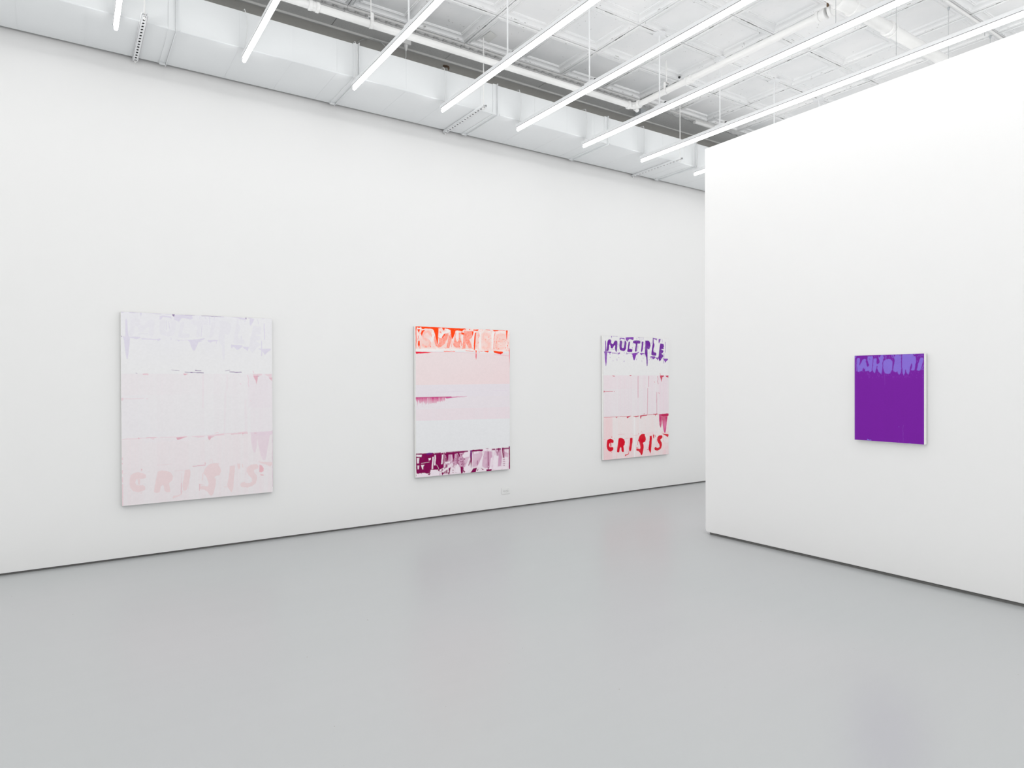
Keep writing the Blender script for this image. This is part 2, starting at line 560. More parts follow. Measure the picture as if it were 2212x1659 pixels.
def make_light(label):
    t = thing('linear_light', label, 'ceiling light', (0, LY, LZ), group='linear fluorescent lights hung in parallel')
    ln = SEC * NSEC
    MB().prism([(-0.019, 0.012, 0.0265), (0.019, 0.012, 0.0265), (0.019, 0.012, 0.055), (0.013, 0.012, 0.061), (-0.013, 0.012, 0.061), (-0.019, 0.012, 0.055)],
               (0, -ln - 0.024, 0)).build('housing', M_METAL, t, bevel=0.0012)
    MB().prism([(-0.0195, 0.004, 0.0238), (0.0195, 0.004, 0.0238), (0.0195, 0.004, 0.0266), (-0.0195, 0.004, 0.0266)], (0, -ln - 0.008, 0)).build('seam', M_SLOT, t)
    MB().prism([(-0.0175, 0.004, 0.0215), (0.0175, 0.004, 0.0215), (0.0175, 0.004, 0.0240), (-0.0175, 0.004, 0.0240)], (0, -ln - 0.008, 0)).build('lamp_tray', M_METAL, t)
    for k in range(NSEC):
        MB().tube([(0, -k * SEC - 0.004, 0), (0, -(k + 1) * SEC + 0.004, 0)], 0.0138, 12).build('lamp_tube', M_TUBE, t, smooth=True)
    for k in range(NSEC + 1):
        yc = -k * SEC
        MB().box((-0.011, yc - 0.0035, -0.010), (0.011, yc + 0.0035, 0.0225)).build('lamp_holder', M_PLASTIC, t, bevel=0.002)
    top = CEIL - LZ
    ys = 4.512 - LY                                                # rigid stem with a round canopy
    MB().tube([(0, ys, 0.072), (0, ys, top - 0.01)], 0.0065, 10).build('stem', M_METAL, t, smooth=True)
    MB().tube([(0, ys, top - 0.014), (0, ys, top - 0.010), (0, ys, top + 0.004)], [0.045, 0.062, 0.064], 24).build('canopy', M_METAL, t, smooth=True)
    MB().box((-0.013, ys - 0.06, 0.061), (0.013, ys + 0.06, 0.073)).build('stem_bracket', M_METAL, t, bevel=0.002)
    MB().box((0.004, ys - 0.072, 0.061), (0.018, ys - 0.056, 0.082)).build('bracket_clip', M_BLACK, t)
    for yw in (2.748 - LY, 0.60 - LY):                              # thin suspension wires
        MB().tube([(0, yw, 0.06), (0, yw, top - 0.012)], 0.0018, 6).build('suspension_wire', M_WIRE, t)
        MB().tube([(0, yw, top - 0.03), (0, yw, top - 0.004)], [0.006, 0.012], 10).build('wire_anchor', M_GALV, t, smooth=True)
    dy = DUCT_F - LY
    MB().tube([(-0.012, -0.03, 0.062), (-0.002, -0.045, 0.10), (0.012, dy - 0.027, 0.18), (0.020, dy - 0.026, 0.27), (0.014, dy - 0.026, 0.34),
               (0.0, dy - 0.024, DUCT_TOP - LZ + 0.008), (-0.004, dy + 0.02, DUCT_TOP - LZ + 0.018), (-0.01, dy + 0.35, DUCT_TOP - LZ + 0.018)], 0.0028, 7).build(
        'power_cord', M_CORD, t, smooth=True)
    return t


LABELS = ['white linear fluorescent light, leftmost, only its short end showing beside a slotted channel',
          'white linear fluorescent light, second from the left, crossing the start of the white pipe',
          'white linear fluorescent light, third from the left, ending at a duct joint',
          'white linear fluorescent light, fourth from the left, ending left of the middle slotted channel',
          'white linear fluorescent light, fifth from the left, ending right of the middle slotted channel',
          'white linear fluorescent light, sixth from the left, passing just below the pipe bend',
          'white linear fluorescent light, seventh from the left, the long one skimming over the partition',
          'white linear fluorescent light mostly hidden by the partition, its bright tip showing at the corner',
          'white linear fluorescent light behind the partition, only its ceiling canopy and stem showing']
proto = make_light(LABELS[0])
proto.location = (LIGHT_X[0], LY, LZ)
for x, lab in zip(LIGHT_X[1:], LABELS[1:]):
    dup(proto, (x, LY, LZ), lab)
dup(proto, (LIGHT_X[0] - 0.89, LY, LZ), 'added unseen white linear fluorescent light just outside the left edge of the view')  # this and the following unseen fittings are added to spread light evenly
dup(proto, (LIGHT_X[0] - 1.78, LY, LZ), 'added unseen white linear fluorescent light second from the left edge, outside the view')
dup(proto, (LIGHT_X[0] - 2.67, LY, LZ), 'added unseen white linear fluorescent light third from the left edge, outside the view')
dup(proto, (LIGHT_X[0] - 3.56, LY, LZ), 'added unseen white linear fluorescent light farthest left, outside the view')
dup(proto, (LIGHT_X[-1] + 0.89, LY, LZ), 'added unseen white linear fluorescent light farthest right, hidden behind the partition')

# ------------------------------------------------------------------ pipes under the ceiling
PZ, PY, PX, BY = 4.51, 5.368, 5.262, 2.955
pipe = thing('ceiling_pipe', 'white painted pipe along the ceiling edge that turns a corner to a larger pipe', 'pipe', (PX, PY, PZ))
R_ = 0.031
MB().tube([(-7.6, 0, 0), (-0.05, 0, 0)], R_, 16).build('pipe_run', M_PIPE, pipe, smooth=True)
MB().tube([(0, -0.05, 0), (0, BY - PY + 0.19, 0)], R_, 16).build('pipe_branch', M_PIPE, pipe, smooth=True)
arc = [(-0.065 + 0.065 * math.sin(a), -0.065 + 0.065 * math.cos(a), 0) for a in [math.pi / 2 * k / 8 for k in range(9)]]
el = MB().tube(arc, R_ * 1.18, 16)
el.tube([(-0.10, 0, 0), (-0.092, 0, 0), (-0.068, 0, 0), (-0.06, 0, 0)], [R_ * 1.2, R_ * 1.42, R_ * 1.42, R_ * 1.2], 16)
el.tube([(0, -0.10, 0), (0, -0.092, 0), (0, -0.068, 0), (0, -0.06, 0)], [R_ * 1.2, R_ * 1.42, R_ * 1.42, R_ * 1.2], 16)
el.build('elbow', M_PIPE, pipe, smooth=True)
MB().tube([(0.02, 0.005, -0.012), (0.075, 0.02, -0.02)], [0.024, 0.022], 12).build('plug', M_PIPE, pipe, smooth=True)


def grooved(parent, c, axis, r, name='coupling'):
    ax = Vector(axis)
    mb = MB()
    c = Vector(c)
    mb.tube([c - ax * 0.045, c - ax * 0.04, c - ax * 0.018, c - ax * 0.014], [r * 1.08, r * 1.34, r * 1.34, r * 1.1], 18)
    mb.tube([c - ax * 0.016, c + ax * 0.016], [r * 1.16, r * 1.16], 18)
    mb.tube([c + ax * 0.014, c + ax * 0.018, c + ax * 0.04, c + ax * 0.045], [r * 1.1, r * 1.34, r * 1.34, r * 1.08], 18)
    return mb.build(name, M_PIPE, parent, smooth=True)


grooved(pipe, (1.685 - PX, 0, 0), (1, 0, 0), R_)
grooved(pipe, (0, 4.575 - PY, 0), (0, 1, 0), R_)
grooved(pipe, (0, BY - PY + 0.20, 0), (0, 1, 0), R_ * 1.15)
MB().tube([(-0.05, 3.075 - PY, 0.02), (-0.05, 3.075 - PY, 0.075)], 0.009, 8).tube(
    [(-0.05, 3.075 - PY, 0.07), (-0.05, 3.075 - PY, 0.076)], 0.024, 14).build('sprinkler_head', M_RUST, pipe)['label'] = 'small rusty brown sprinkler head'

main = thing('large_pipe', 'thick white painted pipe at upper right that the thinner pipe joins', 'pipe', (PX, BY, PZ))
RB = 0.050
MB().tube([(-2.2, 0, 0), (5.6, 0, 0)], RB, 20).build('pipe_run', M_PIPE, main, smooth=True)
te = MB()
te.tube([(-0.12, 0, 0), (-0.11, 0, 0), (-0.085, 0, 0), (-0.08, 0, 0), (0.08, 0, 0), (0.085, 0, 0), (0.11, 0, 0), (0.12, 0, 0)],
        [RB * 1.05, RB * 1.3, RB * 1.3, RB * 1.14, RB * 1.14, RB * 1.3, RB * 1.3, RB * 1.05], 20)
te.tube([(0, 0, 0), (0, 0.10, 0), (0, 0.105, 0), (0, 0.13, 0), (0, 0.135, 0)], [RB * 0.9, RB * 0.9, RB * 1.05, RB * 1.05, RB * 0.7], 20)
te.build('tee_fitting', M_PIPE, main, smooth=True)
grooved(main, (0.70, 0, 0), (1, 0, 0), RB * 0.92)


def hanger(loc, label, along):
    t = thing('pipe_hanger', label, 'hanger', loc, 0 if along == 'x' else math.pi / 2, group='pipe hangers')
    rr = R_ + 0.003
    mb = MB()
    ring = [(0, rr * math.sin(a), rr * math.cos(a) if math.cos(a) < 0.6 else rr * 0.6 + 0.0) for a in np.linspace(0.9, 2 * math.pi - 0.9, 15)]
    ring = [(0, rr * math.sin(0.9), 0.085)] + ring + [(0, -rr * math.sin(0.9), 0.085)]
    for p, q in zip(ring[:-1], ring[1:]):
        p, q = Vector(p), Vector(q)
        d = (q - p).normalized()
        n = Vector((1, 0, 0)).cross(d) * 0.0015
        mb.prism([p + Vector((-0.014, 0, 0)) - n, p + Vector((0.014, 0, 0)) - n, p + Vector((0.014, 0, 0)) + n, p + Vector((-0.014, 0, 0)) + n], q - p)
    mb.box((-0.014, -rr * 0.8, 0.083), (0.014, rr * 0.8, 0.088))
    mb.build('strap', M_PIPE, t)
    MB().tube([(0, 0, 0.08), (0, 0, CEIL + 0.04 - PZ)], 0.0055, 8).build('rod', M_PIPE, t)
    MB().tube([(-0.02, 0, 0.05), (0.02, 0, 0.05)], 0.006, 6).build('bolt', M_GALV, t)


hanger((2.175, PY, PZ), 'white strap hanger with a thin rod on the straight pipe by the cornice', 'x')
hanger((PX, 4.885, PZ), 'white clevis hanger with a thin rod on the pipe branch near the bend', 'y')

o = MB().box((5.865, 5.86, CEIL - 0.075), (5.955, 5.965, CEIL)).build('bracket_block', M_GALV, bevel=0.003)
tag(o, 'small grey metal block fixed to the ceiling strip beside the pipe bend', 'block')
o = MB().dome((5.622, 5.03, CEIL + 0.004), 0.014, 0.014, 0.02, 12, 4).build('ceiling_plug', M_BLACK, smooth=True)
tag(o, 'small round black plug on the ceiling tile near the pipe bend', 'plug')
cd = thing('conduit', 'thin white conduit along a ceiling tile joint at upper right', 'conduit', (5.8, 2.692, CEIL - 0.027))
MB().tube([(-1.5, 0, 0), (4.2, 0, 0)], 0.011, 12).build('conduit_run', M_PIPE, cd, smooth=True)
for x in (-0.6, 0.62, 1.85):
    MB().box((x - 0.012, -0.026, 0.004), (x + 0.012, 0.026, 0.014)).build('saddle_clip', M_PIPE, cd, bevel=0.002)

MB().tube([(1.39, 0.01, 0.006), (1.335, -0.02, 0.006), (1.30, -0.03, -0.004), (1.30, -0.032, -0.12)], 0.003, 6).build('bent_wire', M_WIRE, cd)

sk = thing('socket_box', 'small white ceiling socket box with a hanging plug beside the third light', 'socket', (2.772, 5.955, CEIL))
MB().box((-0.045, -0.03, -0.055), (0.045, 0.03, 0.002)).build('box', M_PLASTIC, sk, bevel=0.006)
MB().tube([(0.0, 0, -0.054), (0, 0, -0.07), (0, 0, -0.11)], [0.02, 0.019, 0.009], 12).build('plug', M_PLASTIC, sk, smooth=True)
MB().tube([(0, 0, -0.108), (0.0, 0.0, -0.17), (-0.02, 0.01, -0.235), (-0.07, 0.02, -0.265), (-0.12, 0.03, -0.235), (-0.15, 0.05, -0.15), (-0.17, 0.10, -0.07), (-0.19, 0.15, -0.02)],
          0.004, 7).build('cord', M_CORD, sk, smooth=True)
o = MB().tube([(2.46, 6.095, CEIL - 0.012), (2.40, 6.16, CEIL - 0.018), (2.37, 6.28, CEIL - 0.018)], 0.004, 6).tube(
    [(2.46, 6.095, CEIL - 0.012), (2.62, 6.09, CEIL - 0.016), (2.74, 6.0, CEIL - 0.012)], 0.004, 6).build('ceiling_cable', M_CORD, smooth=True)
tag(o, 'thin white cable stapled along the soffit lip left of the socket box', 'cable')

# ------------------------------------------------------------------ wall outlet
ou = thing('wall_outlet', 'white electrical outlet low on the long wall below the orange and maroon painting', 'outlet', (4.16, WALL_Y, 0.2035))
MB().prism([(-0.0575, 0, -0.036), (0.0575, 0, -0.036), (0.0575, 0, 0.036), (-0.0575, 0, 0.036)], (0, -0.006, 0)).build('cover_plate', M_PLASTIC, ou, bevel=0.003)
for s in (-1, 1):
    rc = MB().tube([(s * 0.0205, -0.0055, 0), (s * 0.0205, -0.0085, 0)], 0.0165, 20).build('receptacle', M_PLASTIC, ou)
    for k, (dx, dz, w_, h_) in enumerate(((0.004, 0.0065, 0.009, 0.0025), (0.004, -0.0065, 0.011, 0.0025), (-0.009, 0, 0.005, 0.005))):
        MB().box((s * 0.0205 + dx - w_ / 2, -0.0092, dz - h_ / 2), (s * 0.0205 + dx + w_ / 2, -0.008, dz + h_ / 2)).build('slot', M_SLOT, rc)
MB().tube([(0, -0.0055, 0), (0, -0.0075, 0)], 0.003, 10).build('screw', M_GALV, ou)

# ------------------------------------------------------------------ paintings
ART = {
 'multiple': [
  "0.0436,0.1169 0.0482,0.1025 0.0535,0.0809 0.055,0.0593 0.0602,0.0413 0.0731,0.0303 0.0891,0.027 0.1052,0.0295 0.1128,0.0372 0.1127,0.0545 0.1209,0.0633 0.1319,0.0656 0.1436,0.0611 0.1534,0.0482 0.1664,0.036 0.1827,0.0342 0.199,0.0374 0.2041,0.0489 0.2019,0.0707 0.1998,0.0925 0.195,0.1143 0.1917,0.1271 0.1819,0.1261 0.1722,0.1147 0.1659,0.0967 0.1706,0.0822 0.1681,0.0743 0.1596,0.0752 0.1466,0.0845 0.1335,0.0991 0.1187,0.1012 0.1078,0.096 0.1015,0.0817 0.0952,0.07 0.0868,0.0702 0.0803,0.0803 0.0802,0.0947 0.0775,0.1091 0.071,0.1207 0.0595,0.1231 0.048,0.1211",
  "0.2362,0.0373 0.2514,0.0326 0.2678,0.0337 0.273,0.0474 0.2675,0.0694 0.266,0.0876 0.2805,0.0965 0.2937,0.0926 0.3018,0.0797 0.3059,0.0577 0.3087,0.0412 0.3208,0.0318 0.334,0.037 0.3392,0.0533 0.3337,0.0754 0.3302,0.0974 0.3167,0.1141 0.2935,0.12 0.2671,0.1168 0.2441,0.1117 0.2344,0.0991 0.2313,0.0774 0.2348,0.0555",
  "0.3707,0.0416 0.3808,0.037 0.3928,0.0411 0.3886,0.0596 0.3804,0.0818 0.3769,0.1003 0.3937,0.0981 0.4206,0.1013 0.4273,0.1104 0.4204,0.1235 0.3867,0.1266 0.35,0.1227 0.348,0.1154 0.3569,0.0933 0.3618,0.0675",
  "0.4346,0.0365 0.4482,0.0296 0.4958,0.027 0.5437,0.0285 0.5505,0.0377 0.547,0.0508 0.5264,0.0523 0.5058,0.0516 0.4989,0.0648 0.4939,0.0908 0.4917,0.1168 0.478,0.1214 0.4665,0.1172 0.4715,0.0912 0.4785,0.0652 0.4718,0.0542 0.448,0.0517 0.4359,0.0457",
  "0.5712,0.0372 0.5815,0.034 0.5953,0.0367 0.5952,0.0591 0.588,0.0891 0.5774,0.1172 0.5671,0.1211 0.5567,0.1176 0.5625,0.0895 0.5696,0.0596",
  "0.6267,0.0248 0.6615,0.0247 0.686,0.0264 0.7034,0.0456 0.7068,0.0681 0.6961,0.0871 0.6855,0.0978 0.6715,0.097 0.661,0.0915 0.6608,0.1215 0.6618,0.1666 0.6622,0.2116 0.6585,0.2398 0.6494,0.2399 0.6447,0.2118 0.6409,0.1668 0.6257,0.1445 0.6154,0.1297 0.6205,0.1035 0.6263,0.0659",
  "0.7422,0.0448 0.7447,-0.0006 0.7567,-0.0009 0.7586,0.0406 0.7705,0.0517 0.7704,0.0687 0.7582,0.086 0.7524,0.105 0.7594,0.12 0.7878,0.1233 0.802,0.1326 0.7983,0.1478 0.7663,0.1501 0.7309,0.1487 0.7203,0.1394 0.7255,0.113 0.7349,0.0751",
  "0.8636,0.0441 0.9178,0.0487 0.9234,0.0677 0.9139,0.0774 0.9211,0.0869 0.9066,0.0928 0.8849,0.0913 0.8812,0.099 0.9101,0.1023 0.9173,0.1137 0.8991,0.1273 0.881,0.1314 0.9098,0.1444 0.9134,0.1558 0.8879,0.1714 0.8698,0.1869 0.8553,0.1984 0.8446,0.1871 0.8304,0.1683 0.8377,0.1492 0.8415,0.1187 0.8525,0.0805",
 ],
 'mult_drip': [
  "0.0252,0.0421 0.0316,0.0348 0.0379,0.0454 0.0407,0.0811 0.0436,0.1169 0.048,0.1276 0.053,0.1382 0.0494,0.1741 0.0446,0.2136 0.038,0.2423 0.0329,0.2424 0.028,0.2173 0.0221,0.178 0.0179,0.1459 0.0086,0.1264 0.0244,0.1261 0.0267,0.0885",
  "0.0086,0.1264 0.1139,0.1265 0.1171,0.1319 0.0913,0.1394 0.0722,0.1343 0.0117,0.1317",
  "0.1203,0.1336 0.2144,0.1351 0.2374,0.13 0.2406,0.1372 0.2242,0.1458 0.2144,0.1394 0.1235,0.139",
  "0.2351,0.0137 0.2516,0.0097 0.3077,0.012 0.3109,0.0247 0.2943,0.0196 0.2548,0.0169 0.2448,0.0299 0.2363,0.0337",
  "0.3243,0.0061 0.3476,0.0037 0.4451,-0.0013 0.4469,0.0196 0.4313,0.0255 0.4011,0.0189 0.3776,0.0176 0.3641,0.0315 0.3573,0.0401 0.344,0.0331 0.3274,0.0298",
  "0.4135,0.1383 0.4338,0.1343 0.495,0.1278 0.5258,0.1218 0.5258,0.1274 0.4949,0.139 0.512,0.1406 0.4846,0.1465 0.4729,0.1689 0.4605,0.1894 0.4523,0.1932 0.4435,0.1877 0.4335,0.1694 0.427,0.1473",
  "0.5429,0.1327 0.6119,0.1316 0.6154,0.1372 0.5842,0.1395 0.5668,0.1472 0.5497,0.1437",
  "0.7061,0.1547 0.7804,0.1556 0.7875,0.1631 0.7589,0.1805 0.7448,0.1825 0.7307,0.1695 0.718,0.1659 0.713,0.1772 0.706,0.1698",
  "0.8951,0.1744 0.9899,0.1733 0.9898,0.1817 0.9678,0.1935 0.9457,0.2091 0.9313,0.1939 0.9205,0.1825",
  "0.8387,0.0066 0.8711,0.0058 0.8601,0.027 0.8456,0.0464 0.8385,0.0351",
  "0.7532,0.0011 0.8137,0.0034 0.8064,0.015 0.7602,0.0085",
  "0.1119,-0.0012 0.128,-0.0017 0.1194,0.0184",
  "0.7875,0.165 0.834,0.1644 0.823,0.1893 0.8088,0.1799 0.7946,0.1744",
  "0.3432,0.1375 0.3632,0.1379 0.3564,0.1454",
  "0.9394,0.0291 0.9416,0.121 0.9482,0.1208 0.9459,0.0289",
  "0.513,0.0023 0.599,0.0017 0.5992,-0.0017 0.5132,-0.001",
  "0.1375,0.0015 0.2056,0.002 0.206,-0.0013 0.1378,-0.0017",
  "0.9197,0.1289 0.9191,0.215 0.9257,0.215 0.9263,0.1288",
  "0.5573,0.004 0.5597,0.0524 0.5631,0.0523 0.5607,0.0039",
  "0.5918,0.0031 0.5875,0.0218 0.591,0.022 0.5953,0.0032",
  "0.4929,0.0055 0.4907,0.0204 0.4941,0.0205 0.4963,0.0056",
  "0.3332,0.1393 0.4271,0.1372 0.427,0.1353 0.3331,0.1375",
  "0.5075,0.0534 0.5002,0.1166 0.5036,0.1166 0.5109,0.0534",
  "0.8119,0.0051 0.8011,0.0243 0.8045,0.0248 0.8154,0.0055",
  "0.8945,0.0073 0.8979,0.0339 0.9016,0.0337 0.8981,0.007",
  "0.035,-0.0002 0.1021,-0.0001 0.1023,-0.0019 0.0352,-0.0019",
  "0.305,0.1271 0.3049,0.1381 0.3082,0.138 0.3083,0.1271",
  "0.5251,0.0051 0.5353,0.0197 0.5385,0.019 0.5283,0.0044",
  "0.2892,0.0399 0.2988,0.0835 0.3021,0.0832 0.2925,0.0396",
  "0.276,0.0364 0.2737,0.0838 0.2769,0.0838 0.2793,0.0364",
  "0.1014,0.1132 0.1627,0.1085 0.1624,0.1068 0.101,0.1114",
  "0.7823,0.1499 0.779,0.1045 0.7755,0.1046 0.7787,0.15",
  "0.6032,0.1374 0.6031,0.1523 0.6066,0.1523 0.6067,0.1373",
  "0.0339,0.1305 0.1106,0.1311 0.1108,0.1293 0.034,0.1287",
 ],
 'mid_red': [
  "0.3818,0.3171 0.4188,0.3164 0.3952,0.3245",
  "0.858,0.3184 0.9231,0.3184 0.9231,0.326 0.8976,0.3318 0.8866,0.3585 0.8807,0.3757 0.8722,0.3509 0.8615,0.3356",
  "0.945,0.3203 0.9962,0.3183 0.9961,0.3375 0.9668,0.3318",
  "0.0044,0.4421 0.0146,0.4422 0.0132,0.4554 0.0056,0.4553",
  "0.1251,0.3196 0.1639,0.3228 0.1606,0.3275 0.1348,0.3247",
  "0.8157,0.3246 0.8262,0.3471 0.8203,0.3699 0.8288,0.393 0.8344,0.3924 0.826,0.3698 0.8319,0.3469 0.8213,0.3238",
  "0.0152,0.4497 0.1337,0.4497 0.1336,0.4468 0.0151,0.4468",
  "0.1492,0.4502 0.1596,0.4502 0.1596,0.4474 0.1492,0.4473",
  "0.8329,0.4658 0.8436,0.4754 0.8486,0.4739 0.8378,0.4643",
  "0.8567,0.3016 0.861,0.313 0.8666,0.3124 0.8624,0.301",
  "0.7626,0.3726 0.7732,0.3783 0.7773,0.3762 0.7666,0.3705",
 ],
 'mid_streak': [
  "0.6578,0.4257 0.654,0.5497 0.6638,0.55 0.6676,0.4259",
  "0.8003,0.4609 0.7968,0.552 0.8068,0.5523 0.8103,0.4611",
  "0.5078,0.3244 0.5063,0.5028 0.5159,0.5029 0.5173,0.3244",
  "0.6718,0.3243 0.6697,0.4145 0.6796,0.4146 0.6816,0.3243",
  "0.6554,0.5105 0.6504,0.6497 0.6596,0.65 0.6646,0.5107",
  "0.8012,0.5125 0.8016,0.648 0.811,0.6481 0.8106,0.5126",
 ],
 'band_red': [
  "0.1703,0.6589 0.2009,0.658 0.1916,0.6663",
  "0.334,0.6579 0.4063,0.6544 0.3464,0.6737",
  "0.4443,0.6592 0.5211,0.6583 0.5178,0.6624 0.4793,0.6667",
  "0.534,0.6558 0.6511,0.6487 0.6543,0.6569 0.5533,0.6632",
  "0.5793,0.6456 0.6119,0.6408 0.6184,0.6444",
  "0.5436,0.6595 0.563,0.66 0.5564,0.6826 0.5454,0.677",
  "0.7735,0.6491 0.7902,0.6495 0.7847,0.6671",
  "0.0916,0.6566 0.2194,0.6564 0.2192,0.6537 0.0914,0.6539",
  "0.2316,0.6567 0.334,0.6592 0.334,0.6565 0.2316,0.654",
  "0.0047,0.6572 0.0915,0.6583 0.0915,0.6556 0.0047,0.6545",
  "0.6545,0.653 0.8172,0.6504 0.8168,0.6476 0.6541,0.6502",
  "0.4381,0.6604 0.5277,0.6598 0.5274,0.657 0.4379,0.6576",
  "0.7506,0.6528 0.8175,0.6515 0.8165,0.6451 0.7497,0.6464",
 ],
 'band_mag': [
  "0.8237,0.6513 0.9974,0.6481 0.9973,0.6651 0.9766,0.6736 0.8979,0.6717 0.8574,0.6564",
 ],
 'mag_drip': [
  "0.8405,0.6542 0.8912,0.6572 0.8839,0.7288 0.8735,0.7643 0.8634,0.7658 0.85,0.7421 0.8436,0.699",
  "0.8844,0.6714 0.98,0.6737 0.9659,0.7311 0.9552,0.7885 0.9447,0.8134 0.9276,0.8128 0.9108,0.7799 0.8975,0.7292",
 ],
 'crisis': [
  "0.0538,0.8416 0.0718,0.8338 0.096,0.8297 0.1262,0.8376 0.1443,0.8485 0.1441,0.8638 0.1259,0.8682 0.1047,0.8639 0.0836,0.8698 0.0774,0.8848 0.0863,0.8987 0.1044,0.9012 0.1256,0.8987 0.1407,0.9079 0.1375,0.9247 0.1162,0.9339 0.095,0.9363 0.068,0.9283 0.0501,0.9106 0.0443,0.8901 0.0464,0.8632",
  "0.2178,0.8343 0.2424,0.8308 0.2733,0.8347 0.2981,0.846 0.3116,0.8655 0.3071,0.8877 0.2883,0.9006 0.2912,0.9214 0.296,0.9474 0.2754,0.9499 0.26,0.9406 0.2553,0.9129 0.2467,0.9064 0.2355,0.9155 0.2279,0.9442 0.2106,0.9485 0.1935,0.9426 0.1987,0.907 0.2082,0.8698",
  "0.389,0.8374 0.4207,0.8352 0.4269,0.8458 0.4235,0.8752 0.4105,0.9163 0.4008,0.9436 0.3881,0.9499 0.3756,0.9424 0.3726,0.9215 0.3824,0.8804",
  "0.5196,0.8441 0.5359,0.8237 0.5586,0.8123 0.5845,0.8097 0.6171,0.8126 0.6137,0.8231 0.6267,0.8412 0.6311,0.859 0.6198,0.8797 0.597,0.8822 0.5839,0.887 0.5936,0.8997 0.5953,0.9244 0.5866,0.9556 0.5767,0.9798 0.5669,0.9898 0.554,0.9857 0.5412,0.9676 0.5187,0.9525 0.4835,0.9456 0.4836,0.93 0.5061,0.9292 0.5382,0.9359 0.5461,0.9222 0.5385,0.8974 0.5258,0.8758 0.5098,0.8612",
  "0.6924,0.833 0.7255,0.8324 0.7253,0.8662 0.7181,0.9298 0.7113,0.9649 0.7012,0.9822 0.6914,0.9676 0.6751,0.9456 0.6719,0.9313 0.682,0.8999 0.6889,0.8647",
  "0.8156,0.8447 0.8426,0.8332 0.8832,0.8328 0.8967,0.8441 0.8932,0.8584 0.8762,0.8613 0.8626,0.8662 0.8659,0.8788 0.8827,0.8975 0.886,0.9156 0.8757,0.9403 0.8518,0.9553 0.8147,0.9626 0.7745,0.9554 0.7646,0.9425 0.7714,0.9321 0.7948,0.9278 0.8015,0.937 0.8317,0.9383 0.8487,0.9283 0.8454,0.9103 0.822,0.8914 0.8087,0.8694",
 ],
 'crisis_bits': [
  "0.3094,0.9807 0.3157,0.969 0.3408,0.9702 0.3628,0.9643 0.3692,0.9456 0.3736,0.9475 0.369,0.9681 0.347,0.9757 0.325,0.9798 0.3125,0.986",
  "0.7422,0.8206 0.7655,0.8232 0.7633,0.8463 0.7566,0.8567 0.7486,0.8511 0.7441,0.8385",
  "0.8901,0.818 0.9962,0.8279 0.9961,0.8406 0.9822,0.8527 0.9514,0.8389 0.9105,0.8266",
  "0.0926,0.8668 0.1077,0.8657 0.1087,0.8963 0.0966,0.8957",
  "0.4837,0.9195 0.5126,0.9225 0.4868,0.9284",
  "0.1146,0.8134 0.1144,0.8253 0.1199,0.8255 0.12,0.8136",
  "0.7778,0.8255 0.779,0.8452 0.785,0.8453 0.7839,0.8256",
  "0.5203,0.802 0.5183,0.8125 0.524,0.813 0.526,0.8026",
  "0.1157,0.9382 0.1108,0.9424 0.1154,0.9442 0.1203,0.94",
  "0.6485,0.9467 0.6748,0.9489 0.6753,0.9458 0.649,0.9435",
  "0.507,0.861 0.5002,0.8991 0.506,0.8996 0.5127,0.8615",
 ],
 'crisis_thin': [
  "0.4369,0.821 0.5169,0.8169 0.5164,0.8152 0.4364,0.8193",
  "0.212,0.8025 0.3079,0.8018 0.3077,0.8001 0.2118,0.8008",
  "0.3202,0.8401 0.3798,0.8379 0.3794,0.8362 0.3198,0.8384",
  "0.0035,0.837 0.0316,0.8324 0.0306,0.8308 0.0025,0.8354",
  "0.4155,0.8817 0.4087,0.9404 0.4119,0.9407 0.4187,0.882",
  "0.3684,0.8522 0.3632,0.9557 0.3663,0.9559 0.3716,0.8523",
  "0.735,0.8266 0.6886,0.8338 0.6897,0.8355 0.7361,0.8283",
  "0.0574,0.8442 0.09,0.8371 0.1257,0.8435 0.1265,0.8419 0.0898,0.8354 0.0561,0.8426",
  "0.9087,0.8448 0.9187,0.8665 0.9084,0.8875 0.9117,0.8881 0.9221,0.8667 0.912,0.8445",
  "0.8072,0.8443 0.8001,0.8904 0.8035,0.8907 0.8105,0.8446",
  "0.1571,0.8328 0.1662,0.8315 0.1653,0.8298 0.1561,0.8312",
  "0.5538,0.807 0.559,0.7898 0.5651,0.7866 0.5732,0.8077 0.5764,0.8075 0.568,0.7859 0.556,0.7891 0.5506,0.8066",
 ],
 'p1_dark': [
  "0.394,0.3119 0.5181,0.315 0.5183,0.3111 0.3941,0.308",
  "0.4612,0.3009 0.5006,0.3043 0.5011,0.3004 0.4618,0.2971",
  "0.692,0.3098 0.7783,0.3114 0.7784,0.3074 0.6922,0.3059",
  "0.396,0.0022 0.4633,0.0022 0.4634,0 0.3961,0.0001",
  "0.5052,0.0023 0.639,0.0033 0.6392,0.0011 0.5054,0.0001",
  "0.0865,0.3155 0.0961,0.3175 0.0967,0.3155 0.0871,0.3135",
  "0.8918,0.331 0.9033,0.3328 0.9039,0.3306 0.8924,0.3288",
  "0.6975,0.2966 0.6645,0.3002 0.6649,0.3024 0.6979,0.2987",
  "0.3075,0.2986 0.3581,0.3026 0.3584,0.3005 0.3078,0.2965",
  "0.3121,0.0007 0.3323,0.0011 0.3246,0.0137 0.3171,0.0097",
  "0.8098,-0.0003 0.8177,-0.0001 0.8154,0.0107 0.8109,0.0086",
  "0.0004,0.1239 0.0051,0.1238 0.0046,0.1295 0.0008,0.1296",
 ],
 'p1_red': [
  "0.1299,0.3214 0.1614,0.3222 0.1615,0.3189 0.1301,0.3181",
  "0.0013,0.443 0.0016,0.4573 0.0054,0.4572 0.005,0.443",
  "0.8605,0.3285 0.895,0.3276 0.8902,0.3557 0.8844,0.3782 0.8787,0.3556 0.869,0.3443",
  "0.9735,0.3385 1.0012,0.3385 0.9999,0.3605",
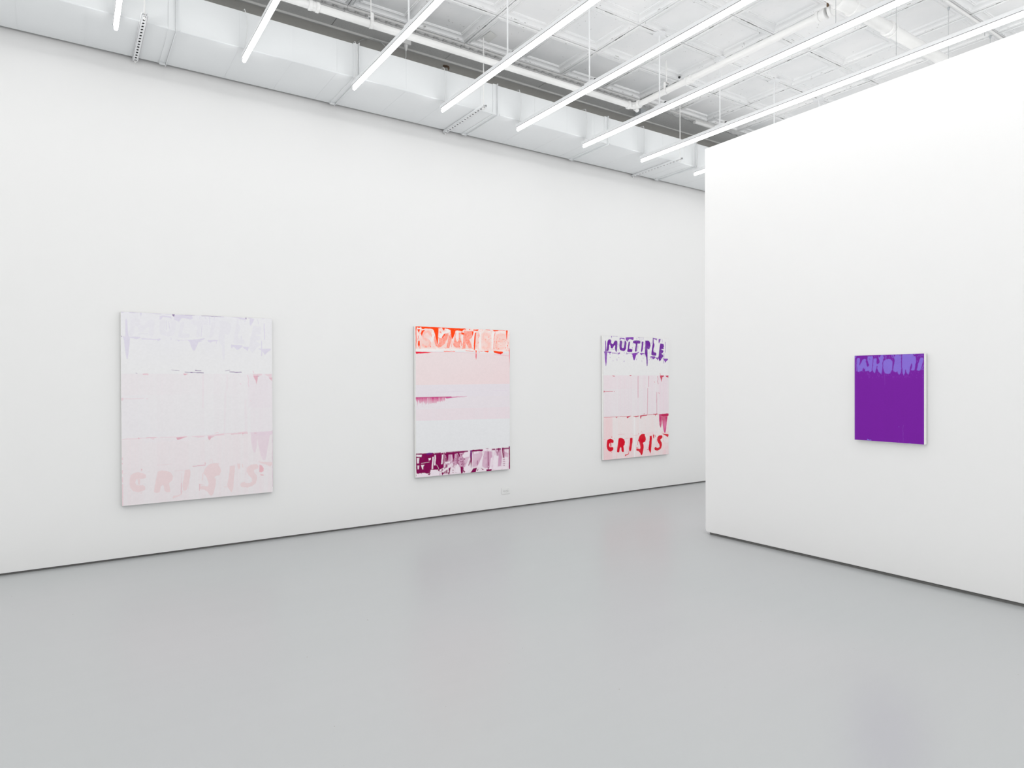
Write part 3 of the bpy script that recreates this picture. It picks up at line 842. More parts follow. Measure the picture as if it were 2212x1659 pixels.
  "0.3837,0.3211 0.4146,0.3193 0.3939,0.3266",
  "0.147,0.6552 0.2081,0.6559 0.208,0.653 0.1469,0.6523",
  "0.7014,0.6566 0.7739,0.6557 0.7737,0.6526 0.7012,0.6535",
  "0.0995,0.6506 0.1018,0.659 0.1051,0.6584 0.1027,0.65",
  "0.5233,0.8215 0.5287,0.8066 0.5251,0.8056 0.5197,0.8205",
  "0.7795,0.6559 0.8191,0.6556 0.8189,0.6524 0.7793,0.6528",
  "0.8644,0.6567 0.8817,0.6587 0.8821,0.6556 0.8648,0.6536",
  "0.4428,0.8224 0.5217,0.8195 0.5213,0.8165 0.4424,0.8193",
  "0.3654,0.904 0.3624,0.9636 0.366,0.964 0.3689,0.9043",
  "0.4847,0.9185 0.4829,0.9553 0.4866,0.9556 0.4884,0.9189",
  "0.3356,0.6594 0.4073,0.6571 0.3764,0.6653 0.3431,0.6734",
  "0.5411,0.6609 0.5866,0.6626 0.5651,0.6706 0.5543,0.6845 0.5479,0.6764",
  "0.1144,0.8144 0.1216,0.8149 0.1181,0.825",
 ],
 'p1_edge': [
  "0.9974,0.6439 0.9977,0.9698 1.0013,0.9701 1.001,0.644",
 ],
 'p1_wash': [
  "0.8235,0.3263 1.0012,0.3376 1.0004,0.5116 0.8225,0.5081",
 ],
 'p1_curl': [
  "0.9029,0.8359 0.9215,0.8438 0.9342,0.8605 0.933,0.8741 0.9184,0.8823 0.9027,0.8791",
  "0.9067,0.8929 0.9329,0.8959 0.9329,0.9014 0.9154,0.8994",
 ],
 'sun_orange': [
  "0.0012,0.0009 0.5102,0.0008 0.509,0.0118 0.4977,0.0066 0.4808,0.0126 0.4751,0.0219 0.4556,0.0188 0.4222,0.0144 0.4027,0.0204 0.3971,0.0368 0.383,0.0625 0.3708,0.0773 0.361,0.0631 0.3558,0.0344 0.3532,0.0164 0.3233,0.0084 0.2934,0.0057 0.2851,0.0239 0.2733,0.0135 0.2637,0.0013 0.2288,0.0077 0.2269,0.038 0.2254,0.0843 0.2186,0.1201 0.2118,0.106 0.2041,0.0813 0.1911,0.0426 0.1807,0.0216 0.1675,0.0149 0.1412,0.0122 0.0941,0.0119 0.0784,0.0177 0.0629,0.0164 0.0552,0.0044 0.0345,0.0103 0.014,0.0057 0.0087,0.0268 0.0107,0.079 0.0076,0.1418 0.004,0.1419 0.0032,0.0618",
  "0.019,0.0195 0.0447,0.0187 0.0342,0.0418 0.0291,0.0402",
  "0.026,0.0961 0.0414,0.0957 0.0422,0.1202 0.0282,0.1362 0.0232,0.1171",
  "0.0602,0.0288 0.0836,0.0217 0.0913,0.0271 0.0783,0.0352 0.065,0.0601 0.0573,0.0604 0.0522,0.0465",
  "0.2631,0.0692 0.2795,0.0473 0.3012,0.0377 0.2902,0.0541 0.2712,0.0707",
  "0.4611,0.0278 0.4975,0.0304 0.489,0.0434 0.4665,0.0422",
  "0.6258,0.0249 0.6114,0.029 0.6036,0.0569 0.598,0.1013 0.5993,0.1473 0.6097,0.1472 0.6136,0.1009 0.6197,0.0565",
  "0.5771,0.0171 0.5971,0.0172 0.5824,0.0537",
  "0.5459,0.0026 0.5601,0.0021 0.5526,0.0104",
  "0.5915,0.0056 0.652,0.0019 0.6432,0.0133 0.5972,0.0128",
  "0.8019,0.0011 0.8739,0.0008 0.8738,0.0065 0.8257,0.0117",
  "0.959,0.002 0.9805,-0.0005 0.9741,0.0245 0.9681,0.0742 0.9623,0.0477",
  "0.9703,0.1066 0.9813,0.1083 0.9763,0.116",
  "0.9505,0.1222 0.9615,0.1239 0.9547,0.1309",
  "0.2784,0.1582 0.3931,0.1592 0.3903,0.1614 0.2838,0.1631",
  "0.616,0.1489 0.6292,0.1505 0.6267,0.1709 0.6186,0.171",
  "0.7001,0.1519 0.7648,0.1508 0.7529,0.1615 0.7293,0.1589",
  "0.8154,0.1493 0.9239,0.155 0.9208,0.1665 0.8964,0.1744 0.8242,0.1623",
  "0.2393,0.0298 0.2527,0.0284 0.2483,0.0374",
  "-0.0063,0.1525 0.0009,0.1437 0.0007,0.1698 -0.0054,0.1664",
  "0.0877,0.1333 0.1008,0.1313 0.0955,0.1384",
  "0.1428,0.1252 0.1533,0.1285 0.1505,0.1391",
  "0.8335,0.0186 0.823,0.0472 0.818,0.07 0.8227,0.0703 0.8277,0.0476 0.8381,0.0192",
  "0.6524,0.0296 0.6498,0.0593 0.6544,0.0594 0.657,0.0296",
  "0.6489,0.1549 0.6569,0.1595 0.6512,0.1669 0.6555,0.1681 0.6615,0.159 0.6522,0.1528",
  "0.3763,0.1598 0.3984,0.1613 0.3989,0.1584 0.3769,0.1569",
  "0.7304,0.001 0.7776,0.0052 0.7785,0.0022 0.7313,-0.002",
  "0.8737,0.0042 0.9466,0.0047 0.9469,0.0016 0.874,0.0012",
  "0.9922,0.1272 0.9933,0.1502 0.9982,0.15 0.9972,0.1271",
  "0.4583,0.0862 0.4635,0.1225 0.468,0.1221 0.4627,0.0858",
  "0.5103,0.1558 0.5956,0.1581 0.5959,0.1551 0.5106,0.1529",
  "0.8768,0.076 0.8737,0.0836 0.8784,0.0843 0.8815,0.0766",
  "0.0229,0.0896 0.0308,0.0717 0.0283,0.0609 0.0243,0.0615 0.0267,0.0715 0.0189,0.0889",
  "0.0391,0.1203 0.0415,0.1465 0.0456,0.1463 0.0433,0.1201",
  "0.6709,0.1569 0.6942,0.1565 0.6942,0.1535 0.6709,0.1539",
  "0.2885,0.1336 0.2993,0.1406 0.3012,0.1393 0.2904,0.1323",
  "0.4209,0.1313 0.4543,0.1336 0.4547,0.1318 0.4213,0.1295",
  "0.8238,0.0474 0.8146,0.1379 0.8176,0.138 0.8268,0.0474",
  "0.9155,0.0669 0.9398,0.0682 0.9402,0.0663 0.9158,0.065",
  "0.9813,0.0815 0.9777,0.1351 0.9808,0.1351 0.9844,0.0815",
  "0.6469,0.0926 0.6439,0.1 0.6467,0.1004 0.6497,0.093",
  "0.3649,0.0882 0.3617,0.1315 0.3645,0.1316 0.3676,0.0882",
  "0.1502,0.0403 0.1552,0.0649 0.1578,0.0646 0.1528,0.04",
 ],
 'sun_pink': [
  "0.1801,0.0819 0.1937,0.0532 0.2066,0.099 0.2197,0.1236 0.236,0.0983 0.2309,0.07 0.2631,0.0727 0.2849,0.0471 0.3284,0.0352 0.331,0.0531 0.3144,0.0822 0.2897,0.1115 0.2571,0.13 0.2302,0.1376 0.1983,0.124",
  "0.3084,0.138 0.3309,0.0603 0.353,0.0363 0.3664,0.0738 0.3496,0.1138 0.3384,0.1392",
  "0.377,0.1132 0.3884,0.0805 0.4026,0.0331 0.4554,0.0316 0.4577,0.0861 0.4461,0.13 0.41,0.1343 0.3879,0.1238",
  "0.474,0.1404 0.4833,0.049 0.4976,0.0194 0.5771,0.0152 0.5795,0.0575 0.5508,0.0766 0.5761,0.1201 0.5759,0.1367 0.5446,0.1354 0.511,0.0958 0.5078,0.1379",
 ],
 'sun_pale': [
  "0.052,0.071 0.0783,0.0352 0.1306,0.0196 0.1674,0.0326 0.1565,0.0683 0.0934,0.0875 0.1509,0.1003 0.1533,0.1285 0.0929,0.1367 0.0464,0.1201",
  "0.62,0.0269 0.6547,0.0259 0.6507,0.1372 0.6149,0.1378",
  "0.6779,0.0327 0.713,0.0224 0.7779,0.0205 0.7925,0.052 0.789,0.1084 0.7827,0.1404 0.6943,0.1446 0.6783,0.1107",
  "0.8315,0.0322 0.8979,0.0209 0.9587,0.0325 0.9645,0.0743 0.9579,0.1202 0.8967,0.1441 0.8244,0.1453 0.8201,0.089",
 ],
 'sun_white': [
  "0.1675,0.0185 0.1833,0.0286 0.1829,0.0676 0.1667,0.0999 0.1507,0.1179 0.1591,0.0683",
  "0.2363,0.0663 0.258,0.0336 0.2905,0.0273 0.3286,0.0226 0.3394,0.0313 0.323,0.0335 0.2795,0.0437 0.2577,0.0693 0.2442,0.0732",
  "0.2907,0.0076 0.3233,0.0048 0.356,0.0164 0.3449,0.0293 0.3122,0.0231",
  "0.4023,0.062 0.4138,0.0201 0.436,0.0194 0.4382,0.0865 0.4159,0.0943",
  "0.4749,0.0492 0.4861,0.0453 0.474,0.1367 0.4656,0.1369",
  "0.6606,0.0146 0.678,0.0215 0.6722,0.1405 0.6571,0.1408",
  "0.7958,0.0182 0.8256,0.0173 0.8095,0.1381 0.7947,0.1346",
  "0.005,0.1471 0.5902,0.142 0.5958,0.1492 0.0048,0.1645",
  "0.5824,0.0574 0.6028,0.0237 0.6114,0.0216 0.5976,0.0902 0.596,0.1345 0.5817,0.1347",
  "0.0114,0.0093 0.0526,0.008 0.0499,0.0186 0.0216,0.0187",
  "0.478,0.0109 0.5034,0.0046 0.5061,0.0118 0.4892,0.0215",
 ],
 'sun_s': [
  "0.1539,0.0381 0.1252,0.0242 0.079,0.0315 0.0568,0.0604 0.0777,0.0852 0.1199,0.0996 0.1346,0.1103 0.1257,0.1215 0.0976,0.1244 0.0662,0.1142 0.0555,0.1289 0.0935,0.1405 0.1387,0.1349 0.1587,0.1081 0.1347,0.0864 0.0935,0.0726 0.0806,0.0597 0.093,0.0442 0.1201,0.0402 0.1384,0.0511",
 ],
 'sun_ghost': [
  "0.7868,0.0395 0.747,0.0241 0.6937,0.038 0.69,0.0715 0.7273,0.0902 0.7536,0.1026 0.7473,0.119 0.7236,0.1265 0.6908,0.1181 0.6807,0.1342 0.7238,0.1437 0.7687,0.1291 0.7794,0.0964 0.7446,0.0765 0.7142,0.0633 0.7145,0.0483 0.7436,0.0413 0.771,0.054",
  "0.8434,0.0392 0.8377,0.1373 0.8641,0.1374 0.8699,0.039",
  "0.8557,0.0444 0.9498,0.0404 0.9493,0.0237 0.8552,0.0278",
  "0.8561,0.0896 0.9228,0.0844 0.9205,0.0678 0.8539,0.0731",
  "0.852,0.1426 0.943,0.1384 0.9419,0.1217 0.8509,0.126",
 ],
 'sun_red': [
  "-0.0003,0.1681 0.1661,0.1689 0.1187,0.1757 0.0303,0.1798 0.0046,0.1819",
  "0.6187,0.1692 0.6267,0.1709 0.6258,0.2005 0.6222,0.2153 0.6173,0.1932",
  "0.8242,0.1612 0.9177,0.1646 0.8964,0.1737 0.8602,0.1674",
  "0.992,0.1501 0.9996,0.1347 1.0009,0.1882 1.0002,0.2648 0.9974,0.2265",
 ],
 'sun_red2': [
  "0.1608,0.1711 0.3985,0.1692 0.6071,0.1697 0.6072,0.1668 0.3986,0.1663 0.1608,0.1683",
  "0.8237,0.1781 0.9969,0.1852 0.9977,0.1799 0.8245,0.1728",
 ],
 'sun_comb': [
  "-0.0006,0.4721 0.2917,0.4726 0.2903,0.5001 0.2834,0.4911 0.2806,0.5018 0.2726,0.4909 0.2644,0.5033 0.2537,0.4942 0.2428,0.5054 0.2322,0.4974 0.2214,0.5008 0.2119,0.4971 0.2053,0.5141 0.1974,0.5075 0.1894,0.5109 0.1735,0.5089 0.1576,0.5104 0.147,0.5155 0.1392,0.5065 0.1285,0.5212 0.1182,0.5062 0.1061,0.513 0.0971,0.5216 0.0894,0.5057 0.08,0.5126 0.0739,0.4949 0.0687,0.5018 0.0642,0.5316 0.0593,0.5017 0.0479,0.512 0.0402,0.5049 0.0349,0.5118 0.03,0.4907 0.0223,0.4871 0.0195,0.515 0.0142,0.5341 0.0119,0.5009 0.0043,0.4938 -0.0007,0.4798",
 ],
 'sun_wedge': [
  "0.2917,0.4726 0.3957,0.4704 0.5244,0.4687 0.5187,0.4705 0.3681,0.4758 0.3079,0.4828",
 ],
 'sun_faint': [
  "0.1954,0.4391 0.4797,0.4348 0.4796,0.433 0.1953,0.4374",
  "0.8096,0.4342 0.9794,0.4358 0.9794,0.4339 0.8097,0.4323",
 ],
 'low_dark': [
  "-0.0025,0.8406 0.0871,0.8436 0.1684,0.8437 0.1859,0.8532 0.2154,0.8508 0.2748,0.8498 0.2771,0.9251 0.275,0.9487 0.238,0.9584 0.144,0.9566 0.132,0.991 0.0859,0.9725 0.04,0.9716 0.0059,0.9733 0.0004,0.9517",
  "0.2927,0.8586 0.3258,0.8555 0.3192,0.9076 0.3104,0.8913",
  "0.3621,0.8581 0.3907,0.8587 0.3828,0.9159",
  "0.5539,0.8474 0.5748,0.8435 0.5715,0.9215 0.5635,0.9699 0.5564,0.9247",
  "0.5761,0.8424 0.6879,0.8436 0.6845,0.8578 0.5886,0.854 0.5853,0.8754",
  "0.9073,0.8435 0.9255,0.8422 0.9262,0.9116 0.9187,0.9154",
  "0.8618,0.8414 0.8805,0.8443 0.8715,0.8795",
  "0.9866,0.8366 1.0009,0.8359 1,1.001 0.9871,0.996",
  "0.45,0.9531 0.4729,0.9524 0.4744,0.9968 0.4557,1.0005",
  "0.5875,0.9733 0.627,0.9696 0.6139,1.0015 0.5556,0.9999",
  "0.5312,0.9234 0.5515,0.9021 0.5564,0.9247 0.5372,0.9561",
  "0.3219,0.9475 0.3473,0.945 0.3346,1.002",
  "0.2527,0.981 0.2855,0.9803 0.2614,1.0001",
  "0.2143,0.9609 0.2381,0.9544 0.229,0.9756",
  "0.4202,0.851 0.4386,0.8499 0.4476,0.8825 0.4352,0.8839",
  "0.2748,0.8537 0.3591,0.852 0.4448,0.8494 0.4944,0.8478 0.4912,0.8565 0.4386,0.8579 0.3833,0.8632 0.2866,0.8642",
  "0.7236,0.8391 0.7562,0.8385 0.743,0.8545",
  "0.6353,0.966 0.6578,0.9652 0.6319,0.9944 0.6268,0.9859",
  "0.9005,0.9921 0.9173,0.991 0.9071,1.0009",
  "0.7287,0.988 0.7908,0.9876 0.7874,1.0019 0.7351,1.0008",
  "0.6737,0.9764 0.7027,0.9844 0.6897,0.9897",
  "0.3155,0.9849 0.3336,0.984 0.3244,0.9994",
  "0.4808,0.9771 0.5056,0.9887 0.4868,0.9976",
 ],
 'low_mid': [
  "0.2746,0.8656 0.4447,0.8623 0.557,0.8557 0.5565,0.9044 0.5059,0.9543 0.4438,0.9587 0.3584,0.9218 0.2858,0.9533",
  "0.5791,0.8608 0.6845,0.8619 0.6907,0.8869 0.6322,0.9617 0.5781,0.9626",
  "0.6975,0.8584 0.7986,0.8634 0.7943,0.9753 0.7157,0.979 0.6836,0.9606",
  "0.8153,0.8475 0.8952,0.8471 0.908,0.9148 0.894,0.9728 0.8605,0.975 0.8679,0.9002",
  "0.932,0.8698 0.9827,0.885 0.979,0.9144 0.935,0.9079",
  "0.1498,0.9609 0.2379,0.9741 0.2377,0.9958 0.1553,0.9964",
 ],
 'low_white': [
  "0.1623,0.8716 0.1752,0.8703 0.1686,0.9503 0.1528,0.9532",
  "0.1829,0.8589 0.1964,0.8616 0.1922,0.9281 0.1782,0.9281",
  "0.2568,0.8588 0.2699,0.8614 0.2657,0.9245 0.2502,0.9255",
  "0.0068,0.8692 0.0324,0.8706 0.0264,0.907 0.0093,0.9068",
  "0.012,0.9197 0.0302,0.9207 0.026,0.9463 0.0146,0.9457",
  "0.0462,0.9197 0.0818,0.919 0.0702,0.9327 0.0689,0.9489 0.0603,0.9476",
  "0.0042,0.8479 0.0572,0.8506 0.0524,0.8658 0.0041,0.8614",
  "0.1439,0.9605 0.2143,0.9609 0.2378,0.982 0.2288,0.9972 0.1465,0.999",
  "0.4808,0.973 0.5249,0.923 0.5441,0.8916 0.5565,0.9044 0.5341,0.9478 0.5622,0.9739 0.5055,0.9947",
  "0.6257,0.9654 0.6581,0.9304 0.6875,0.8868 0.7039,0.8588 0.7117,0.8591 0.6918,0.9117 0.6771,0.9602 0.6319,0.9862",
  "0.7817,0.9082 0.7963,0.9048 0.7889,0.9875 0.7679,0.987",
  "0.8149,0.8912 0.8693,0.9003 0.8537,0.9914 0.806,0.9893",
  "0.4693,0.8756 0.4943,0.8567 0.557,0.8537 0.5441,0.8875 0.4815,0.8944",
  "0.2862,0.9098 0.3464,0.9091 0.3402,0.9227 0.2921,0.922",
  "0.1215,0.8773 0.1476,0.8767 0.1446,0.8883 0.1271,0.8932",
  "0.3978,0.952 0.4133,0.9288 0.4316,0.9379 0.4438,0.9587 0.4466,0.987 0.4005,0.9882",
  "0.5886,0.8613 0.6459,0.8621 0.6426,0.8701 0.5917,0.8696",
  "0.2857,0.9573 0.334,0.9403 0.3492,0.9332 0.346,0.949 0.2976,0.9699 0.2676,0.976",
  "0.0002,0.9748 0.1321,0.9801 0.0973,0.9888 0.0085,0.9966",
  "0.691,0.8581 0.7041,0.8402 0.789,0.8421 0.7987,0.8509 0.7299,0.8559",
  "0.8672,0.9733 0.9006,0.9774 0.9614,0.9809 0.9851,0.995 0.8937,0.9979 0.8073,0.9927",
  "0.9098,0.9242 0.9843,0.9227 0.9832,0.9167 0.9087,0.9183",
  "0.9095,0.9388 0.984,0.9387 0.9832,0.9328 0.9087,0.933",
  "0.9081,0.9535 0.984,0.9522 0.9829,0.9463 0.9071,0.9476",
  "0.9078,0.9673 0.9619,0.9679 0.9612,0.962 0.9072,0.9614",
  "0.2013,0.9253 0.2247,0.9542 0.2278,0.9532 0.2044,0.9243",
  "0.1325,0.9001 0.0517,0.9073 0.0524,0.9096 0.1332,0.9024",
  "0.7997,0.8842 0.7987,0.9881 0.8027,0.9883 0.8037,0.8844",
  "0.3203,0.9319 0.3321,0.9565 0.3356,0.9559 0.3237,0.9314",
  "0.3571,0.8698 0.3537,0.9095 0.3573,0.9098 0.3607,0.8701",
 ],
 'low_blue': [
  "0.0986,0.8449 0.1335,0.8381 0.1684,0.8445 0.1508,0.8534 0.1043,0.8549",
  "0.5571,0.8455 0.5729,0.8434 0.5694,0.8807 0.5597,0.9046",
  "0.9852,0.8365 1.0003,0.8351 0.9981,0.8434",
 ],
 'want_blue': [
  "0.0351,0.0396 0.0503,0.0282 0.0865,0.0314 0.0835,0.0593 0.0745,0.1104 0.0835,0.1152 0.1106,0.0691 0.1196,0.0507 0.1525,0.0421 0.1763,0.0473 0.1734,0.0704 0.1882,0.1123 0.2001,0.1309 0.2149,0.1242 0.2178,0.1081 0.1971,0.0708 0.1942,0.0338 0.1971,0.0085 0.2825,0.0082 0.2795,0.0495 0.2737,0.1091 0.259,0.187 0.2326,0.2005 0.2178,0.1819 0.1644,0.1906 0.1585,0.1535 0.1465,0.1672 0.1286,0.1484 0.1196,0.1809 0.0684,0.199 0.0472,0.1894 0.0351,0.1285",
  "0.2854,0.045 0.3291,0.0345 0.3349,0.0507 0.332,0.0963 0.3465,0.1057 0.3725,0.0925 0.3725,0.0515 0.3638,0.0353 0.3984,0.0043 0.427,0.0027 0.4384,0.0393 0.4213,0.107 0.4241,0.1343 0.4155,0.1841 0.4029,0.2294 0.3897,0.2111 0.3638,0.1972 0.3436,0.165 0.3493,0.1286 0.3378,0.1238 0.3291,0.1603 0.3174,0.1876 0.3058,0.2126 0.2883,0.201 0.2707,0.1687 0.2766,0.1137",
  "0.4413,0.0665 0.4782,0.0492 0.5178,0.0456 0.5627,0.0645 0.5655,0.1005 0.5626,0.1722 0.5458,0.19 0.5346,0.2123 0.5121,0.2212 0.4782,0.2141 0.4555,0.2117 0.4327,0.1616 0.427,0.1116",
  "0.571,0.1723 0.5961,0.0652 0.585,0.0336 0.6073,0.0028 0.6845,0.0026 0.6927,0.0583 0.6899,0.1737 0.6789,0.2136 0.6569,0.2312 0.6404,0.2088 0.6349,0.1909 0.6072,0.204 0.585,0.1904",
  "0.7009,0.0407 0.7009,0.0052 0.8522,0.0025 0.8628,0.0269 0.8894,0.0254 0.8947,0.0757 0.8734,0.1759 0.8627,0.1845 0.8361,0.1886 0.8254,0.1753 0.8361,0.1228 0.8307,0.1052 0.82,0.1226 0.8039,0.2015 0.785,0.2321 0.7661,0.2144 0.7499,0.1744 0.739,0.2097 0.7227,0.2406 0.7118,0.2095 0.7009,0.1472",
  "0.9527,0.0443 0.9841,0.0429 0.9919,0.0604 0.9683,0.1423 0.9526,0.1812 0.9316,0.1897 0.9052,0.1807 0.9158,0.1285 0.9369,0.0766",
  "0.0016,0.0037 0.032,0.003 0.0168,0.0251 0.0016,0.0389",
  "0.5515,0.0059 0.5822,0.0044 0.5794,0.038 0.5627,0.0376",
  "0.4782,0.0108 0.4726,0.0446 0.4384,0.0393 0.4327,0.0074",
  "0.8628,0.0006 0.8841,0.0003 0.8735,0.014",
  "0.0263,0.044 0.022,0.1283 0.0293,0.1848 0.0348,0.1844 0.0275,0.1283 0.0317,0.0443",
  "0.0383,0.0371 0.0867,0.0358 0.0864,0.0316 0.0379,0.0329",
  "0.9082,0.0759 0.9055,0.1063 0.9102,0.1067 0.9129,0.0762",
  "0.4902,0.056 0.5228,0.0499 0.5613,0.0707 0.564,0.0673 0.524,0.046 0.4889,0.052",
  "0.9175,0.0383 0.9431,0.0176 0.9947,0.0147 0.9943,0.0108 0.9413,0.0139 0.9142,0.0355",
  "0.9651,0.178 0.9965,0.1307 0.9924,0.1288 0.961,0.176",
  "0.3612,0.0102 0.3612,0.033 0.3664,0.0331 0.3664,0.0103",
  "0.3207,0.0046 0.3207,0.0321 0.3259,0.0322 0.3259,0.0047",
  "0.9935,0.1669 0.9674,0.1752 0.9692,0.1789 0.9953,0.1705",
 ],
 'want_dark': [
  "0.0915,0.0395 0.1016,0.0642 0.0887,0.0907 0.0738,0.1111 0.0812,0.1144 0.0964,0.0935 0.11,0.0646 0.0996,0.0377",
  "0.2784,0.0493 0.2755,0.1088 0.2609,0.1815 0.2476,0.1889 0.2528,0.194 0.2688,0.1833 0.2836,0.1096 0.2866,0.0498",
  "0.6889,0.0049 0.6872,0.0805 0.6927,0.1739 0.7003,0.1737 0.6949,0.0805 0.6966,0.0052",
  "0.1723,0.0664 0.1842,0.1085 0.1985,0.1339 0.2208,0.1172 0.1993,0.0675 0.1914,0.0695 0.2125,0.1175 0.2017,0.128 0.1922,0.1068 0.1804,0.0652",
  "0.1247,0.1588 0.1396,0.1892 0.1474,0.1869 0.1325,0.1566",
  "0.5749,0.1728 0.5888,0.1013 0.5944,0.0601 0.5702,0.0546 0.5643,0.1092 0.5721,0.1098 0.5775,0.0569 0.5867,0.0611 0.5811,0.1003 0.5671,0.1718",
  "0.0686,0.1938 0.1227,0.1925 0.1708,0.193 0.2216,0.1851 0.2199,0.1788 0.1699,0.1865 0.1225,0.186 0.0682,0.1873",
  "0.4824,0.0568 0.5125,0.0486 0.5383,0.0532 0.5627,0.0735 0.5682,0.0691 0.5422,0.0479 0.5118,0.0423 0.4797,0.0508",
  "0.4201,0.0889 0.4218,0.1706 0.4298,0.1706 0.4281,0.0889",
  "0.35,0.0491 0.3657,0.0569 0.3669,0.0914 0.349,0.1003 0.3401,0.0938 0.3447,0.0511 0.3366,0.0504 0.332,0.0944 0.3497,0.1067 0.3746,0.0935 0.3734,0.0551 0.3545,0.0439",
  "0.8831,0.0325 0.8963,0.0756 0.875,0.1754 0.8824,0.1766 0.9037,0.076 0.8903,0.0312",
  "0.2784,0.0108 0.2813,0.0315 0.2895,0.031 0.2865,0.0103",
  "0.1365,0.1495 0.1515,0.1891 0.1595,0.1873 0.1446,0.1477",
  "0.2256,0.0421 0.2291,0.056 0.2372,0.0549 0.2337,0.041",
  "0.6645,0.0099 0.67,0.0212 0.6771,0.019 0.6716,0.0078",
  "0.8277,0.107 0.835,0.114 0.827,0.1662 0.8344,0.1671 0.8425,0.1141 0.8337,0.1034",
  "0.0278,0.0041 0.0247,0.0441 0.0308,0.1006 0.0393,0.1002 0.0333,0.0442 0.0363,0.0047",
  "0.0773,0.0333 0.0923,0.0476 0.0988,0.0435 0.0837,0.0292",
  "0.5589,0.0113 0.5701,0.0475 0.5776,0.0461 0.5665,0.01",
  "0.193,0.0082 0.1912,0.0382 0.1995,0.0387 0.2013,0.0087",
  "0.4373,0.0525 0.4344,0.0705 0.4424,0.0715 0.4452,0.0534",
  "0.2001,0.0053 0.2825,0.006 0.2796,0.0105 0.2001,0.0108",
  "0.0956,0.006 0.1942,0.0052 0.1971,0.0385 0.1525,0.0398 0.1286,0.0207 0.1196,0.0461 0.0986,0.0293",
  "0.2883,0.0061 0.3291,0.0048 0.3262,0.0299 0.2883,0.0322",
  "0.3465,0.0053 0.3926,0.0055 0.384,0.0244 0.358,0.0229",
  "0.4782,0.0108 0.5515,0.0081 0.5487,0.035 0.5121,0.0387 0.4811,0.0366",
  "0.4327,0.0097 0.4697,0.0151 0.4555,0.0623 0.4413,0.0688 0.447,0.0349",
  "0.8628,0.0094 0.9106,0.0019 0.9945,0.0019 0.9945,0.0431 0.9527,0.0421 0.9158,0.1067 0.8999,0.1762 0.8813,0.1804 0.8946,0.1063 0.8973,0.0321 0.8735,0.025",
  "0.6899,0.1737 0.7009,0.1739 0.7063,0.2094 0.6981,0.2093",
  "0.4241,0.1343 0.4355,0.1707 0.4298,0.2114 0.4184,0.1886",
  "0.3291,0.1603 0.3493,0.1605 0.3638,0.1995 0.3232,0.1968",
  "0.7445,0.1744 0.7553,0.1745 0.7526,0.2098",
  "0.2473,0.196 0.2737,0.1779 0.2824,0.2056",
 ],
 'want_blue2': [
  "0.9125,0.0383 0.938,0.0155 0.9844,0.0125 0.9838,0.0082 0.9358,0.0115 0.9086,0.0353",
  "0.903,0.0771 0.9136,0.0904 0.918,0.0881 0.9074,0.0748",
  "0.9428,0.0309 0.9926,0.0213 0.9912,0.0171 0.9415,0.0267",
  "0.9706,0.1694 0.9968,0.1264 0.9921,0.1244 0.966,0.1674",
  "0.9882,0.1746 1.0012,0.1662 0.998,0.1627 0.985,0.1712",
  "0.2122,0.0328 0.221,0.0491 0.2264,0.0474 0.2176,0.0311",
  "0.3029,0.0113 0.3058,0.0297 0.3116,0.0293 0.3087,0.0109",
  "0.361,0.0076 0.3581,0.0235 0.3638,0.0243 0.3667,0.0084",
  "0.515,0.0163 0.5161,0.0321 0.5217,0.032 0.5206,0.0162",
  "0.0229,0.0487 0.0217,0.1237 0.0278,0.1847 0.0339,0.1844 0.0278,0.1236 0.029,0.0489",
  "0.1203,0.187 0.1322,0.1987 0.1369,0.1958 0.1249,0.1841",
 ],
 'want_faint': [
  "0.452,0.2117 0.4543,0.352 0.4588,0.3519 0.4566,0.2116",
  "0.7132,0.7962 0.7142,0.991 0.7196,0.9907 0.7186,0.796",
  "0.6528,0.9722 0.6539,0.9944 0.6594,0.9939 0.6583,0.9717",
 ],
 'want_spot': [
  "0.194,0.9825 0.2059,0.981 0.2236,0.9893 0.2542,0.9886 0.253,0.996 0.1952,0.9963",
  "0.7873,0.998 0.8089,0.9937 0.8356,0.9984 0.8303,1.0013",
  "0.649,0.8156 0.6595,0.8183 0.6523,0.8235",
 ],
}
# Each painted face is a fine mesh whose point colours hold the flat paint: shapes are outlines in
# canvas coordinates (u across, v down), laid over one another like the printed layers of the picture.
def upsample(a, ny, nx):
    yy, xx = np.linspace(0, a.shape[0] - 1.001, ny), np.linspace(0, a.shape[1] - 1.001, nx)
    y0, x0 = yy.astype(int), xx.astype(int)
    fy, fx = (yy - y0)[:, None], (xx - x0)[None, :]
    fy, fx = fy * fy * (3 - 2 * fy), fx * fx * (3 - 2 * fx)
    g = lambda i, j: a[np.ix_(y0 + i, x0 + j)]
    return (g(0, 0) * (1 - fx) + g(0, 1) * fx) * (1 - fy) + (g(1, 0) * (1 - fx) + g(1, 1) * fx) * fy


